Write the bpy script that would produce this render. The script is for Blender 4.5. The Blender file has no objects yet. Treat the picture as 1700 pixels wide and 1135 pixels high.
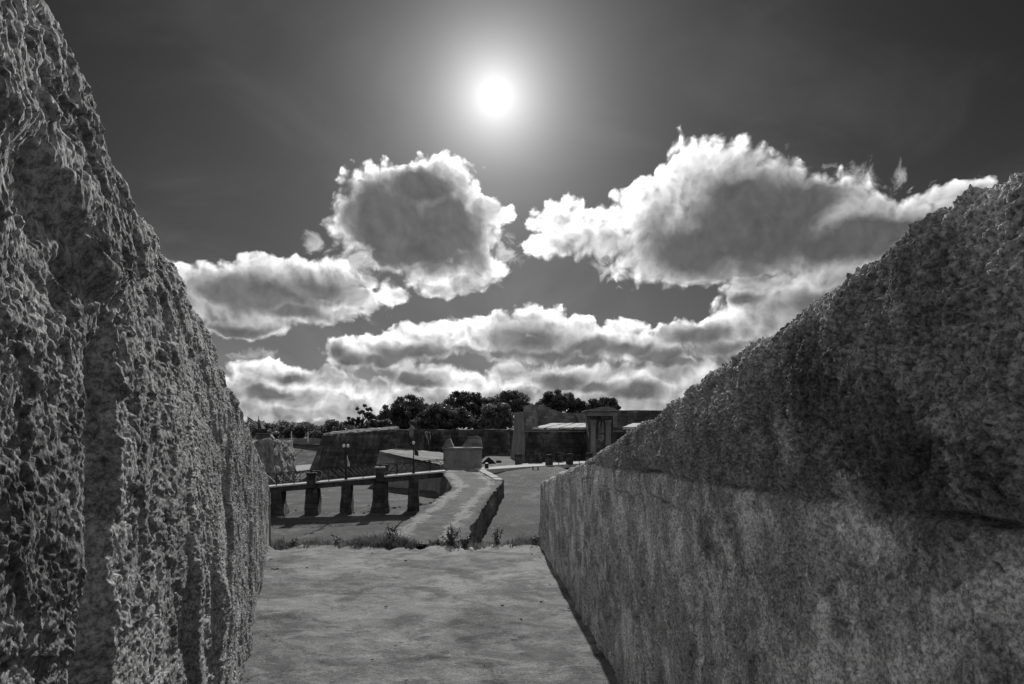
import bpy, bmesh, math, random
import numpy as np
from mathutils import Vector, noise as mnoise

random.seed(7)
RNG = np.random.default_rng(11)
SC = bpy.context.scene
COL = SC.collection
H = 1.3                       # eye height above the embrasure floor
F = 1133.0                    # focal length in photograph pixels (24 mm)

# ------------------------------------------------------------------ camera
cam_d = bpy.data.cameras.new('camera')
cam_d.lens = 24.0
cam_d.sensor_width = 36.0
cam_d.shift_y = (725 - 567.5) / 1700.0
cam_d.clip_start = 0.02
cam_d.clip_end = 20000
cam = bpy.data.objects.new('camera', cam_d)
cam.location = (0, 0, H)
cam.rotation_euler = (math.radians(90), 0, 0)
COL.objects.link(cam)
SC.camera = cam

# ------------------------------------------------------------------ sun
SUN_AZ = math.atan((822 - 850) / F)
SUN_EL = math.atan((725 - 160) / F * math.cos(SUN_AZ))
SDIR = Vector((math.sin(SUN_AZ) * math.cos(SUN_EL), math.cos(SUN_AZ) * math.cos(SUN_EL), math.sin(SUN_EL)))
sun_d = bpy.data.lights.new('sun', 'SUN')
sun_d.energy = 4.2
sun_d.angle = math.radians(0.53)
sun_d.color = (1, 0.995, 0.985)
sun = bpy.data.objects.new('sun', sun_d)
sun.rotation_euler = SDIR.to_track_quat('Z', 'Y').to_euler()
sun.location = (0, 30, 60)
COL.objects.link(sun)

SC.view_settings.view_transform = 'Standard'
SC.view_settings.look = 'None'
SC.view_settings.exposure = 0.0
SC.view_settings.gamma = 1.0
SC.render.engine = 'CYCLES'
SC.cycles.use_denoising = True
SC.cycles.max_bounces = 5
SC.cycles.diffuse_bounces = 3
SC.cycles.sample_clamp_indirect = 4.0


# ------------------------------------------------------------------ node helper
class NT:
    def __init__(self, tree):
        self.t = tree
        self.n = tree.nodes
        self.l = tree.links

    def add(self, typ, **kw):
        nd = self.n.new(typ)
        for k, v in kw.items():
            setattr(nd, k, v)
        return nd

    def put(self, sock, v):
        if v is None:
            return
        if isinstance(v, bpy.types.NodeSocket):
            self.l.new(v, sock)
        else:
            sock.default_value = v

    def m(self, op, a, b=None, c=None, clamp=False):
        nd = self.add('ShaderNodeMath', operation=op, use_clamp=clamp)
        for i, v in enumerate((a, b, c)):
            self.put(nd.inputs[i], v)
        return nd.outputs[0]

    def v(self, op, a, b=None, c=None, scale=None):
        nd = self.add('ShaderNodeVectorMath', operation=op)
        for i, w in enumerate((a, b, c)):
            self.put(nd.inputs[i], w)
        if scale is not None:
            self.put(nd.inputs['Scale'], scale)
        return nd.outputs['Value'] if op in ('LENGTH', 'DOT_PRODUCT', 'DISTANCE') else nd.outputs['Vector']

    dims = '3D'

    def noise(self, vec, scale, detail=4, rough=0.55, dist=0.0, out='Fac', lac=2.0):
        nd = self.add('ShaderNodeTexNoise', noise_dimensions=self.dims)
        self.put(nd.inputs['Vector'], vec)
        nd.inputs['Scale'].default_value = scale
        nd.inputs['Detail'].default_value = detail
        nd.inputs['Roughness'].default_value = rough
        nd.inputs['Lacunarity'].default_value = lac
        nd.inputs['Distortion'].default_value = dist
        return nd.outputs[out]

    def voro(self, vec, scale, feature='F1', rnd=1.0, smooth=0.5):
        nd = self.add('ShaderNodeTexVoronoi', feature=feature, voronoi_dimensions=self.dims)
        self.put(nd.inputs['Vector'], vec)
        nd.inputs['Scale'].default_value = scale
        nd.inputs['Randomness'].default_value = rnd
        if feature == 'SMOOTH_F1':
            nd.inputs['Smoothness'].default_value = smooth
        return nd.outputs['Distance']

    def mapr(self, val, a, b, c=0.0, d=1.0, kind='SMOOTHSTEP'):
        nd = self.add('ShaderNodeMapRange', interpolation_type=kind)
        nd.clamp = True if kind == 'LINEAR' else nd.clamp
        self.put(nd.inputs[0], val)
        for i, w in zip((1, 2, 3, 4), (a, b, c, d)):
            self.put(nd.inputs[i], w)
        return nd.outputs[0]

    def mix(self, f, a, b):
        """float mix"""
        nd = self.add('ShaderNodeMix', data_type='FLOAT')
        nd.clamp_factor = True
        self.put(nd.inputs[0], f)
        self.put(nd.inputs[2], a)
        self.put(nd.inputs[3], b)
        return nd.outputs[0]

    def vec(self, x, y, z=0.0):
        nd = self.add('ShaderNodeCombineXYZ')
        for i, w in enumerate((x, y, z)):
            self.put(nd.inputs[i], w)
        return nd.outputs[0]

    def sep(self, v):
        nd = self.add('ShaderNodeSeparateXYZ')
        self.put(nd.inputs[0], v)
        return nd.outputs


# ------------------------------------------------------------------ world: sky, sun glow, clouds
SKY_GAIN = 1.0
CLOUD_PUFFS = [  # pixel centre and radii in the photograph: turned into azimuth and elevation below
    # cumulus under the sun
    (668, 338, 88, 62), (737, 322, 66, 56), (618, 375, 62, 52), (700, 395, 92, 52), (816, 350, 34, 26),
    (775, 385, 60, 42), (788, 438, 52, 34), (757, 472, 46, 26), (720, 450, 56, 24), (650, 425, 50, 22),
    # great cumulus on the right
    (932, 375, 48, 42), (906, 407, 34, 24), (985, 388, 66, 42), (1085, 355, 66, 58), (1165, 300, 80, 64), (1212, 288, 66, 54),
    (1262, 330, 90, 60), (1240, 378, 150, 72), (1100, 415, 80, 48), (1350, 358, 120, 56), (1440, 375, 120, 50),
    (1512, 350, 80, 26), (1585, 322, 52, 20), (1180, 440, 130, 30),  (1380, 420, 130, 46),
    # left cumulus
    (428, 455, 62, 30), (355, 480, 62, 36), (490, 470, 70, 34), (553, 470, 52, 34), (420, 505, 110, 40), (590, 500, 40, 26),
    (652, 487, 26, 20), (612, 466, 18, 12), (520, 515, 74, 26), (400, 540, 70, 20), (300, 500, 70, 50),
    # long bank over the fort
    (575, 588, 40, 28), (630, 590, 60, 27), (700, 572, 62, 32), (770, 560, 58, 32), (830, 552, 46, 30), (900, 540, 54, 34), (945, 556, 50, 32),
    (885, 580, 90, 26), (1040, 562, 44, 30), (1010, 580, 60, 24), (1140, 562, 54, 30), (1090, 590, 60, 26), (1250, 492, 48, 42), (1235, 540, 60, 46), (1330, 480, 66, 40),
    (1300, 530, 100, 50), (1190, 575, 60, 30), (1420, 480, 80, 60),
    # low banks on the horizon
    (440, 622, 58, 26), (520, 636, 52, 26), (600, 645, 60, 22), (400, 655, 90, 34), (480, 668, 100, 24), (640, 668, 110, 24), (720, 632, 70, 24),
    (800, 652, 110, 28), (880, 628, 70, 26), (960, 622, 60, 24), (1040, 640, 90, 30), (1130, 625, 70, 26), (960, 668, 160, 26), (1120, 670, 160, 26),
    (560, 690, 200, 16), (800, 690, 240, 18), (1080, 690, 240, 20), (420, 690, 130, 22), (700, 672, 200, 22), (950, 690, 220, 26),
]
CLOUD_CORES = [  # thick, dark bellies
    (650, 372, 96, 74), (735, 372, 84, 66), (705, 318, 84, 40), (690, 410, 110, 40), (620, 400, 46, 36),
    (1250, 385, 165, 78), (1420, 396, 160, 44), (1160, 410, 90, 50), (1300, 345, 120, 50), (1225, 325, 60, 40), (1510, 372, 70, 20),
]
CLOUD_WISPS = [(1405, 292, 44, 22), (1445, 300, 36, 22), (1492, 284, 22, 22), (518, 406, 20, 16), (1585, 330, 60, 26), (1560, 312, 30, 14), (640, 475, 30, 26), (565, 520, 60, 18), (850, 420, 22, 30),
               (585, 440, 40, 30), (1020, 440, 50, 24), (1290, 300, 40, 26), (410, 590, 60, 14)]
CLOUD_SHADES = [  # thinner grey bases
    (430, 490, 112, 30), (525, 478, 70, 28), (385, 548, 90, 16), (480, 520, 60, 14),
    (578, 608, 46, 22), (556, 588, 22, 18), (690, 594, 70, 15), (640, 604, 60, 10), (880, 566, 64, 30), (905, 590, 90, 14), (965, 580, 44, 16), (800, 588, 70, 10),
    (935, 628, 62, 20), (665, 632, 60, 13), (1160, 560, 60, 20), (1110, 604, 80, 14), (1040, 588, 50, 12), (1240, 500, 30, 12), (1250, 590, 90, 20), (1380, 500, 90, 30),
    (450, 655, 40, 14), (1060, 652, 50, 15), (860, 660, 40, 13), (480, 625, 30, 10), (700, 640, 40, 8), (990, 640, 40, 10),
]


def ang(px, py, rx, ry):
    az = math.atan((px - 850) / F)
    el = math.atan((725 - py) / F * math.cos(az))
    return az, el, rx / F * math.cos(az) ** 2, ry / F * math.cos(az) * math.cos(el) ** 2


def build_world():
    w = bpy.data.worlds.new('World')
    SC.world = w
    w.use_nodes = True
    w.node_tree.nodes.clear()
    T = NT(w.node_tree)
    gen = T.add('ShaderNodeTexCoord').outputs['Generated']
    d = T.v('NORMALIZE', gen)
    x, y, z = T.sep(d)
    az = T.m('ARCTAN2', x, y)
    el = T.m('ARCSINE', z)
    p = T.vec(az, el, 0.0)
    # clear sky: physical sky seen through a red filter (the photograph is black and white)
    sky = T.add('ShaderNodeTexSky', sky_type='NISHITA')
    sky.sun_disc = False
    sky.sun_elevation = SUN_EL
    sky.sun_rotation = SUN_AZ
    sky.altitude = 10
    sky.air_density = 1.0
    sky.dust_density = 0.6
    sky.ozone_density = 2.0
    sc = T.add('ShaderNodeSeparateColor')
    T.l.new(sky.outputs[0], sc.inputs[0])
    base = T.m('MULTIPLY', sc.outputs[0], 0.030)
    # aureole round the sun
    cosg = T.v('DOT_PRODUCT', d, tuple(SDIR))
    gam = T.m('ARCCOSINE', T.m('MINIMUM', cosg, 0.999999))
    core = T.m('MULTIPLY', T.m('EXPONENT', T.m('MULTIPLY', T.m('POWER', T.m('DIVIDE', gam, 0.008), 2.0), -1.0)), 40.0)
    g1 = T.m('MULTIPLY', T.m('EXPONENT', T.m('DIVIDE', gam, -0.046)), 12.5)
    g2 = T.m('MULTIPLY', T.m('EXPONENT', T.m('DIVIDE', gam, -0.19)), 1.9)
    glow = T.m('ADD', core, T.m('ADD', g1, g2))
    haze = T.m('MULTIPLY', T.m('EXPONENT', T.m('DIVIDE', T.m('MAXIMUM', el, 0.0), -0.17)), T.m('EXPONENT', T.m('DIVIDE', gam, -0.9)))
    veil = T.mapr(T.noise(T.vec(T.m('MULTIPLY', az, 0.6), T.m('ADD', el, T.m('MULTIPLY', az, 0.08)), 0.0), 6.5, 6, 0.55, 0.6), 0.42, 0.75)
    veil = T.m('MULTIPLY', veil, T.m('ADD', 0.10, T.m('MULTIPLY', haze, 2.4)))
    clear = T.m('ADD', T.m('ADD', T.m('ADD', base, glow), T.m('MULTIPLY', haze, 3.0)), veil)

    T.dims = '2D'
    # puffs: distance fields in azimuth and elevation
    w1 = T.v('SUBTRACT', T.noise(p, 9.0, 2, 0.5, out='Color'), (0.5, 0.5, 0.5))
    w2 = T.v('SUBTRACT', T.noise(p, 34.0, 3, 0.6, out='Color'), (0.5, 0.5, 0.5))
    pw = T.v('ADD', p, T.v('ADD', T.v('SCALE', w1, scale=0.034), T.v('SCALE', w2, scale=0.014)))
    pw = T.v('MULTIPLY', pw, (1, 1, 0))

    def field(vec, blobs, k):
        acc = None
        for b in blobs:
            a, e, ra, re = ang(*b)
            q = T.v('LENGTH', T.v('MULTIPLY_ADD', vec, (1 / ra, 1 / re, 0), (-a / ra, -e / re, 0)))
            acc = q if acc is None else T.m('SMOOTH_MIN', acc, q, k)
        return acc

    s = T.m('SUBTRACT', 1.0, field(pw, CLOUD_PUFFS, 0.20))
    tow0 = T.v('NORMALIZE', T.v('SUBTRACT', (SUN_AZ, SUN_EL, 0), p))
    s2 = T.m('SUBTRACT', 1.0, field(T.v('ADD', pw, T.v('SCALE', tow0, scale=0.030)), CLOUD_PUFFS, 0.20))
    c = T.m('SUBTRACT', 1.0, field(pw, CLOUD_CORES, 0.40))
    c2 = T.m('SUBTRACT', 1.0, field(pw, CLOUD_SHADES, 0.40))
    # billows: cauliflower lumps and torn edges, also sampled a little nearer the sun for their own shading
    toward = T.v('NORMALIZE', T.v('SUBTRACT', (SUN_AZ, SUN_EL, 0), p))
    p2 = T.v('ADD', pw, T.v('SCALE', toward, scale=0.011))

    def billow(v, det):
        a = T.m('MULTIPLY', T.m('SUBTRACT', T.noise(v, 22.0, det, 0.52), 0.5), 0.85)
        a = T.m('ADD', a, 0.56)
        b = T.voro(v, 52.0, 'SMOOTH_F1', 1.0, 0.25)
        e = T.voro(v, 125.0, 'SMOOTH_F1', 1.0, 0.25)
        return T.m('SUBTRACT', a, T.m('ADD', T.m('MULTIPLY', b, 0.32), T.m('MULTIPLY', e, 0.13)))
    b1 = billow(pw, 7)
    l1 = billow(pw, 4)
    l2 = billow(p2, 4)
    bb = T.m('SUBTRACT', b1, 0.39)
    thick = T.m('ADD', T.m('MAXIMUM', T.m('ADD', s, 0.12), -1.5), T.m('MULTIPLY', bb, 1.08))
    # bright cloud cover added outside the view to fill the shadows
    T.dims = '3D'
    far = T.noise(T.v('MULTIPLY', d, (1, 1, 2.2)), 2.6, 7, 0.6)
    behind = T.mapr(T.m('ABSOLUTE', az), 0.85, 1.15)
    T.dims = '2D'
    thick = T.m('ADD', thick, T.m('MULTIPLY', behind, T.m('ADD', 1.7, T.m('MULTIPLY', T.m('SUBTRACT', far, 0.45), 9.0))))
    alpha = T.mapr(thick, -0.10, T.mapr(s2, -0.4, 0.5, 0.18, 0.52))
    alpha = T.m('MULTIPLY', alpha, T.mapr(el, -0.02, 0.0))
    # light through the cloud: bright thin rim, grey thick belly
    shade = T.m('SUBTRACT', l1, l2)
    soft = T.m('SUBTRACT', T.noise(pw, 13.0, 4, 0.5), 0.5)
    sb = T.m('ADD', T.m('MULTIPLY', soft, 0.9), T.m('MULTIPLY', bb, 0.5))
    gate = T.mapr(T.m('ADD', T.m('ADD', s, 0.12), T.m('MULTIPLY', bb, 0.45)), 0.04, 0.40)
    dark = T.m('MULTIPLY', T.mapr(T.m('ADD', c, sb), -0.70, 0.50), gate)
    lee = T.mapr(T.m('ADD', s2, T.m('MULTIPLY', bb, 1.2)), -0.05, 0.60)
    dark2 = T.m('MULTIPLY', T.m('MULTIPLY', T.m('MAXIMUM', T.m('MULTIPLY', lee, 0.62), T.mapr(T.m('ADD', c2, sb), -0.80, 0.62)), gate), 0.94)
    dark = T.m('MAXIMUM', dark, dark2)
    near_sun = T.m('EXPONENT', T.m('DIVIDE', gam, -0.30))
    lit = T.m('ADD', 7.0, T.m('MULTIPLY', near_sun, 13.0))
    lit = T.m('MULTIPLY', lit, T.m('ADD', 1.0, T.m('MULTIPLY', shade, 1.7)))
    body = T.m('ADD', 0.95, T.m('MULTIPLY', near_sun, 0.9))
    body = T.m('MULTIPLY', body, T.m('ADD', 1.0, T.m('ADD', T.m('MULTIPLY', shade, 0.5), T.m('MULTIPLY', soft, 0.7))))
    mid = T.mapr(thick, 0.20, 1.1, 1.0, 0.72)
    cl = T.mix(dark, T.m('MULTIPLY', lit, mid), body)
    cl = T.m('MAXIMUM', T.mix(behind, cl, 4.0), 0.3)  # flat brightness of the added unseen cloud, set to lift the shade
    wi = T.m('SUBTRACT', 1.0, field(pw, CLOUD_WISPS, 0.15))
    wn = T.m('SUBTRACT', T.noise(pw, 32.0, 9, 0.62, 0.5), 0.5)
    wa = T.mapr(T.m('ADD', T.m('MAXIMUM', T.m('MULTIPLY', wi, 0.75), -1.0), T.m('MULTIPLY', wn, 3.2)), 0.05, 0.95, 0.0, 0.85)
    clear = T.mix(wa, clear, T.m('ADD', 3.8, T.m('MULTIPLY', near_sun, 7.0)))
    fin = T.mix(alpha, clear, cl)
    bg = T.add('ShaderNodeBackground')
    cc = T.add('ShaderNodeCombineColor')
    for i in range(3):
        T.l.new(fin, cc.inputs[i])
    T.l.new(cc.outputs[0], bg.inputs['Color'])
    bg.inputs['Strength'].default_value = 0.1
    out = T.add('ShaderNodeOutputWorld')
    T.l.new(bg.outputs[0], out.inputs['Surface'])
    w.cycles.sampling_method = 'MANUAL'
    w.cycles.sample_map_resolution = 512


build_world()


# ------------------------------------------------------------------ placing helpers
def P(px, py, D):
    """world point seen at photograph pixel (px, py) at distance D along the view axis"""
    return Vector(((px - 850) / F * D, D, H - (py - 725) / F * D))


def XD(px, D):
    return (px - 850) / F * D


# ------------------------------------------------------------------ numpy noise
def _hash(ix, iy, seed):
    n = (ix.astype(np.int64) * 374761393 + iy.astype(np.int64) * 668265263 + seed * 974634541) & 0xFFFFFFFF
    n = ((n ^ (n >> 13)) * 1274126177) & 0xFFFFFFFF
    n = ((n ^ (n >> 16)) * 2246822519) & 0xFFFFFFFF
    return ((n ^ (n >> 15)) & 0xFFFFFF) / float(0xFFFFFF)


def vnoise(x, y, seed):
    ix = np.floor(x)
    iy = np.floor(y)
    fx = x - ix
    fy = y - iy
    ux = fx * fx * fx * (fx * (fx * 6 - 15) + 10)
    uy = fy * fy * fy * (fy * (fy * 6 - 15) + 10)
    a = _hash(ix, iy, seed)
    b = _hash(ix + 1, iy, seed)
    c = _hash(ix, iy + 1, seed)
    d = _hash(ix + 1, iy + 1, seed)
    return (a + (b - a) * ux + (c - a) * uy + (a - b - c + d) * ux * uy) * 2 - 1


def fbm(x, y, scale, octv=4, gain=0.5, seed=0):
    t = np.zeros_like(x)
    a = 1.0
    n = 0.0
    for i in range(octv):
        # turn every octave so that the lattice does not show
        ca, sa = math.cos(0.6 + i * 1.3), math.sin(0.6 + i * 1.3)
        t += a * vnoise((x * ca - y * sa) * scale + 17.3 * i, (x * sa + y * ca) * scale - 9.1 * i, seed + i)
        n += a
        a *= gain
        scale *= 2.03
    return t / n


def worley(x, y, scale, seed=0):
    x = x * scale
    y = y * scale
    ix = np.floor(x)
    iy = np.floor(y)
    best = np.full_like(x, 9.0)
    for dx in (-1, 0, 1):
        for dy in (-1, 0, 1):
            cx = ix + dx
            cy = iy + dy
            qx = cx + _hash(cx, cy, seed)
            qy = cy + _hash(cx, cy, seed + 77)
            best = np.minimum(best, (qx - x) ** 2 + (qy - y) ** 2)
    return np.sqrt(best)


def cells(x, y, scale, seed=0):
    """nearest feature point: distance, and a random number that belongs to it"""
    x = x * scale
    y = y * scale
    ix = np.floor(x)
    iy = np.floor(y)
    best = np.full_like(x, 9.0)
    rid = np.zeros_like(x)
    for dx in (-1, 0, 1):
        for dy in (-1, 0, 1):
            cx = ix + dx
            cy = iy + dy
            q = (cx + _hash(cx, cy, seed) - x) ** 2 + (cy + _hash(cx, cy, seed + 77) - y) ** 2
            k = q < best
            best = np.where(k, q, best)
            rid = np.where(k, _hash(cx, cy, seed + 155), rid)
    return np.sqrt(best), rid


def pits(x, y, scale, seed, keep=0.5, soft=0.45):
    """0..1 hollows of unequal size and depth; only a share `keep` of the cells has one"""
    d, r = cells(x, y, scale, seed)
    w = np.clip((r - (1 - keep)) / keep, 0, 1)
    rad = 0.15 + 0.42 * w
    return np.sqrt(w) * (1 - sstep(d, rad * (1 - soft), rad))


def sstep(x, a, b):
    t = np.clip((x - a) / (b - a), 0, 1)
    return t * t * (3 - 2 * t)


# ------------------------------------------------------------------ object helpers
def tag(o, label, cat, group=None):
    o['label'] = label
    o['category'] = cat
    if group:
        o['group'] = group
    return o


def empty(name, loc, label, cat, group=None):
    o = bpy.data.objects.new(name, None)
    o.location = loc
    COL.objects.link(o)
    o.empty_display_size = 0.3
    return tag(o, label, cat, group)


def link(name, me, mat, parent=None, smooth=False):
    if isinstance(me, bmesh.types.BMesh):
        bm = me
        me = bpy.data.meshes.new(name)
        bmesh.ops.recalc_face_normals(bm, faces=bm.faces[:])
        bm.to_mesh(me)
        bm.free()
    o = bpy.data.objects.new(name, me)
    COL.objects.link(o)
    if mat:
        me.materials.append(mat)
    if smooth:
        me.polygons.foreach_set('use_smooth', [True] * len(me.polygons))
    if parent:
        o.parent = parent
        o.matrix_parent_inverse.identity()
        # geometry is written in world space: move it into the parent's space
        off = Vector(parent.location)
        pp = parent.parent
        while pp:
            off += Vector(pp.location)
            pp = pp.parent
        me.transform(__import__('mathutils').Matrix.Translation(-off))
    return o


def np_mesh(name, verts, faces):
    me = bpy.data.meshes.new(name)
    verts = np.asarray(verts, dtype=np.float32)
    faces = np.asarray(faces, dtype=np.int32)
    k = faces.shape[1]
    me.vertices.add(len(verts))
    me.vertices.foreach_set('co', verts.ravel())
    me.loops.add(faces.size)
    me.loops.foreach_set('vertex_index', faces.ravel())
    me.polygons.add(len(faces))
    me.polygons.foreach_set('loop_start', np.arange(0, faces.size, k, dtype=np.int32))
    me.polygons.foreach_set('loop_total', np.full(len(faces), k, dtype=np.int32))
    me.update(calc_edges=True)
    me.validate()
    return me


def grid_faces(r, c, flip=False):
    i = np.arange((r - 1) * c).reshape(r - 1, c)[:, :-1]
    f = np.stack([i, i + 1, i + c + 1, i + c], -1).reshape(-1, 4)
    return f[:, ::-1] if flip else f


def box(bm, c, s, rz=0.0, taper=1.0):
    """box with centre of base c and size s; taper scales the top"""
    ca, sa = math.cos(rz), math.sin(rz)
    vs = []
    for k, zz in ((1.0, 0.0), (taper, s[2])):
        for a, b in ((-1, -1), (1, -1), (1, 1), (-1, 1)):
            lx, ly = a * s[0] / 2 * k, b * s[1] / 2 * k
            vs.append(bm.verts.new((c[0] + lx * ca - ly * sa, c[1] + lx * sa + ly * ca, c[2] + zz)))
    for q in ((3, 2, 1, 0), (4, 5, 6, 7), (0, 1, 5, 4), (1, 2, 6, 5), (2, 3, 7, 6), (3, 0, 4, 7)):
        bm.faces.new([vs[i] for i in q])
    return vs


def bar(bm, a, b, r, n=6, r2=None):
    a = Vector(a)
    b = Vector(b)
    r2 = r if r2 is None else r2
    d = (b - a).normalized()
    u = d.orthogonal().normalized()
    w = d.cross(u)
    A, B = [], []
    for i in range(n):
        t = 2 * math.pi * i / n
        o = u * math.cos(t) + w * math.sin(t)
        A.append(bm.verts.new(a + o * r))
        B.append(bm.verts.new(b + o * r2))
    for i in range(n):
        j = (i + 1) % n
        bm.faces.new((A[i], A[j], B[j], B[i]))
    bm.faces.new(A[::-1])
    bm.faces.new(B)


def lathe(bm, c, prof, n=12):
    rings = []
    for r, z in prof:
        rings.append([bm.verts.new((c[0] + r * math.cos(2 * math.pi * i / n), c[1] + r * math.sin(2 * math.pi * i / n), c[2] + z)) for i in range(n)])
    for a, b in zip(rings, rings[1:]):
        for i in range(n):
            j = (i + 1) % n
            bm.faces.new((a[i], a[j], b[j], b[i]))
    bm.faces.new(rings[0][::-1])
    bm.faces.new(rings[-1])


def prism(bm, top, bot):
    """closed solid between two equal rings of points"""
    a = [bm.verts.new(v) for v in top]
    b = [bm.verts.new(v) for v in bot]
    n = len(a)
    bm.faces.new(a)
    bm.faces.new(b[::-1])
    for i in range(n):
        j = (i + 1) % n
        bm.faces.new((a[j], a[i], b[i], b[j]))


def roughen(bm, size, amp, freq=0.6, seed=0.0, keep_z_below=None):
    """split every edge down to about `size` and shake the surface, so that edges wear unevenly"""
    bmesh.ops.triangulate(bm, faces=[f for f in bm.faces if len(f.verts) > 4])
    for _ in range(7):
        es = [e for e in bm.edges if e.calc_length() > size]
        if not es:
            break
        bmesh.ops.subdivide_edges(bm, edges=es, cuts=1, use_grid_fill=True)
    bmesh.ops.triangulate(bm, faces=[f for f in bm.faces if len(f.verts) > 4])
    for v in bm.verts:
        q = v.co * freq + Vector((seed, seed * 1.7, -seed))
        o = mnoise.turbulence_vector(q, 4, False)
        v.co += o * amp
    return bm


# ------------------------------------------------------------------ materials
def new_mat(name):
    m = bpy.data.materials.new(name)
    m.use_nodes = True
    T = NT(m.node_tree)
    b = m.node_tree.nodes['Principled BSDF']
    b.inputs['Roughness'].default_value = 0.9
    b.inputs['Specular IOR Level'].default_value = 0.15
    return m, T, b


def set_grey(T, b, val, tint=(1.0, 1.0, 1.0)):
    cc = T.add('ShaderNodeCombineColor')
    for i in range(3):
        T.l.new(val, cc.inputs[i])
    T.l.new(cc.outputs[0], b.inputs['Base Color'])


def bump(T, b, height, strength=0.5, dist=0.02):
    bp = T.add('ShaderNodeBump')
    bp.inputs['Strength'].default_value = strength
    bp.inputs['Distance'].default_value = dist
    T.l.new(height, bp.inputs['Height'])
    T.l.new(bp.outputs[0], b.inputs['Normal'])


def coords(T, scale=(1, 1, 1)):
    o = T.add('ShaderNodeNewGeometry').outputs['Position']
    return T.v('MULTIPLY', o, scale) if scale != (1, 1, 1) else o


def stone_mat(name, lo, hi, scale=1.0, streak=0.0, stain=0.0, bmp=0.6, bdist=0.05, blocks=None, stain_lo=0.5):
    """weathered masonry: mottled, with vertical run-off streaks, dark growth and optional courses"""
    m, T, b = new_mat(name)
    o = coords(T)
    n1 = T.noise(o, 0.9 * scale, 8, 0.62)
    n2 = T.noise(o, 7.0 * scale, 6, 0.65)
    t = T.m('ADD', T.m('MULTIPLY', n1, 0.55), T.m('MULTIPLY', n2, 0.45))
    t = T.mapr(t, 0.34, 0.66)
    h = n2
    if streak:
        os_ = T.v('MULTIPLY', o, (1, 1, 0.12))
        st = T.noise(os_, 2.2 * scale, 5, 0.65)
        t = T.m('MULTIPLY', t, T.mapr(st, 0.38, 0.58, 1.0 - streak, 1.0))
    if stain:
        sn = T.noise(T.v('MULTIPLY', o, (1, 1, 0.6)), 0.55 * scale, 7, 0.68)
        t = T.m('MULTIPLY', t, T.mapr(sn, stain_lo - 0.08, stain_lo + 0.08, 1.0, 1.0 - stain))
    col = T.mix(t, lo, hi)
    if blocks:
        bw, bh = blocks
        x, y, z = T.sep(o)
        br = T.add('ShaderNodeTexBrick')
        T.put(br.inputs['Vector'], T.vec(T.m('ADD', x, T.m('MULTIPLY', y, 0.7)), z, 0.0))
        br.inputs['Scale'].default_value = 1.0
        br.inputs['Brick Width'].default_value = bw
        br.inputs['Row Height'].default_value = bh
        br.inputs['Mortar Size'].default_value = 0.02
        br.inputs['Mortar Smooth'].default_value = 0.6
        br.inputs['Color1'].default_value = (1, 1, 1, 1)
        br.inputs['Color2'].default_value = (0.5, 0.5, 0.5, 1)
        br.inputs['Mortar'].default_value = (0.55, 0.55, 0.55, 1)
        sc = T.add('ShaderNodeSeparateColor')
        T.l.new(br.outputs['Color'], sc.inputs[0])
        col = T.m('MULTIPLY', col, sc.outputs[0])
        h = T.m('SUBTRACT', h, T.m('MULTIPLY', br.outputs['Fac'], 0.5))
    set_grey(T, b, col)
    bump(T, b, h, bmp, bdist)
    return m


def plain(name, v, rough=0.7, metal=0.0, var=0.25, scale=6.0):
    m, T, b = new_mat(name)
    n = T.noise(coords(T), scale, 5, 0.6)
    set_grey(T, b, T.mapr(n, 0.3, 0.7, v * (1 - var), v * (1 + var)))
    b.inputs['Roughness'].default_value = rough
    b.inputs['Metallic'].default_value = metal
    return m


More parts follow.
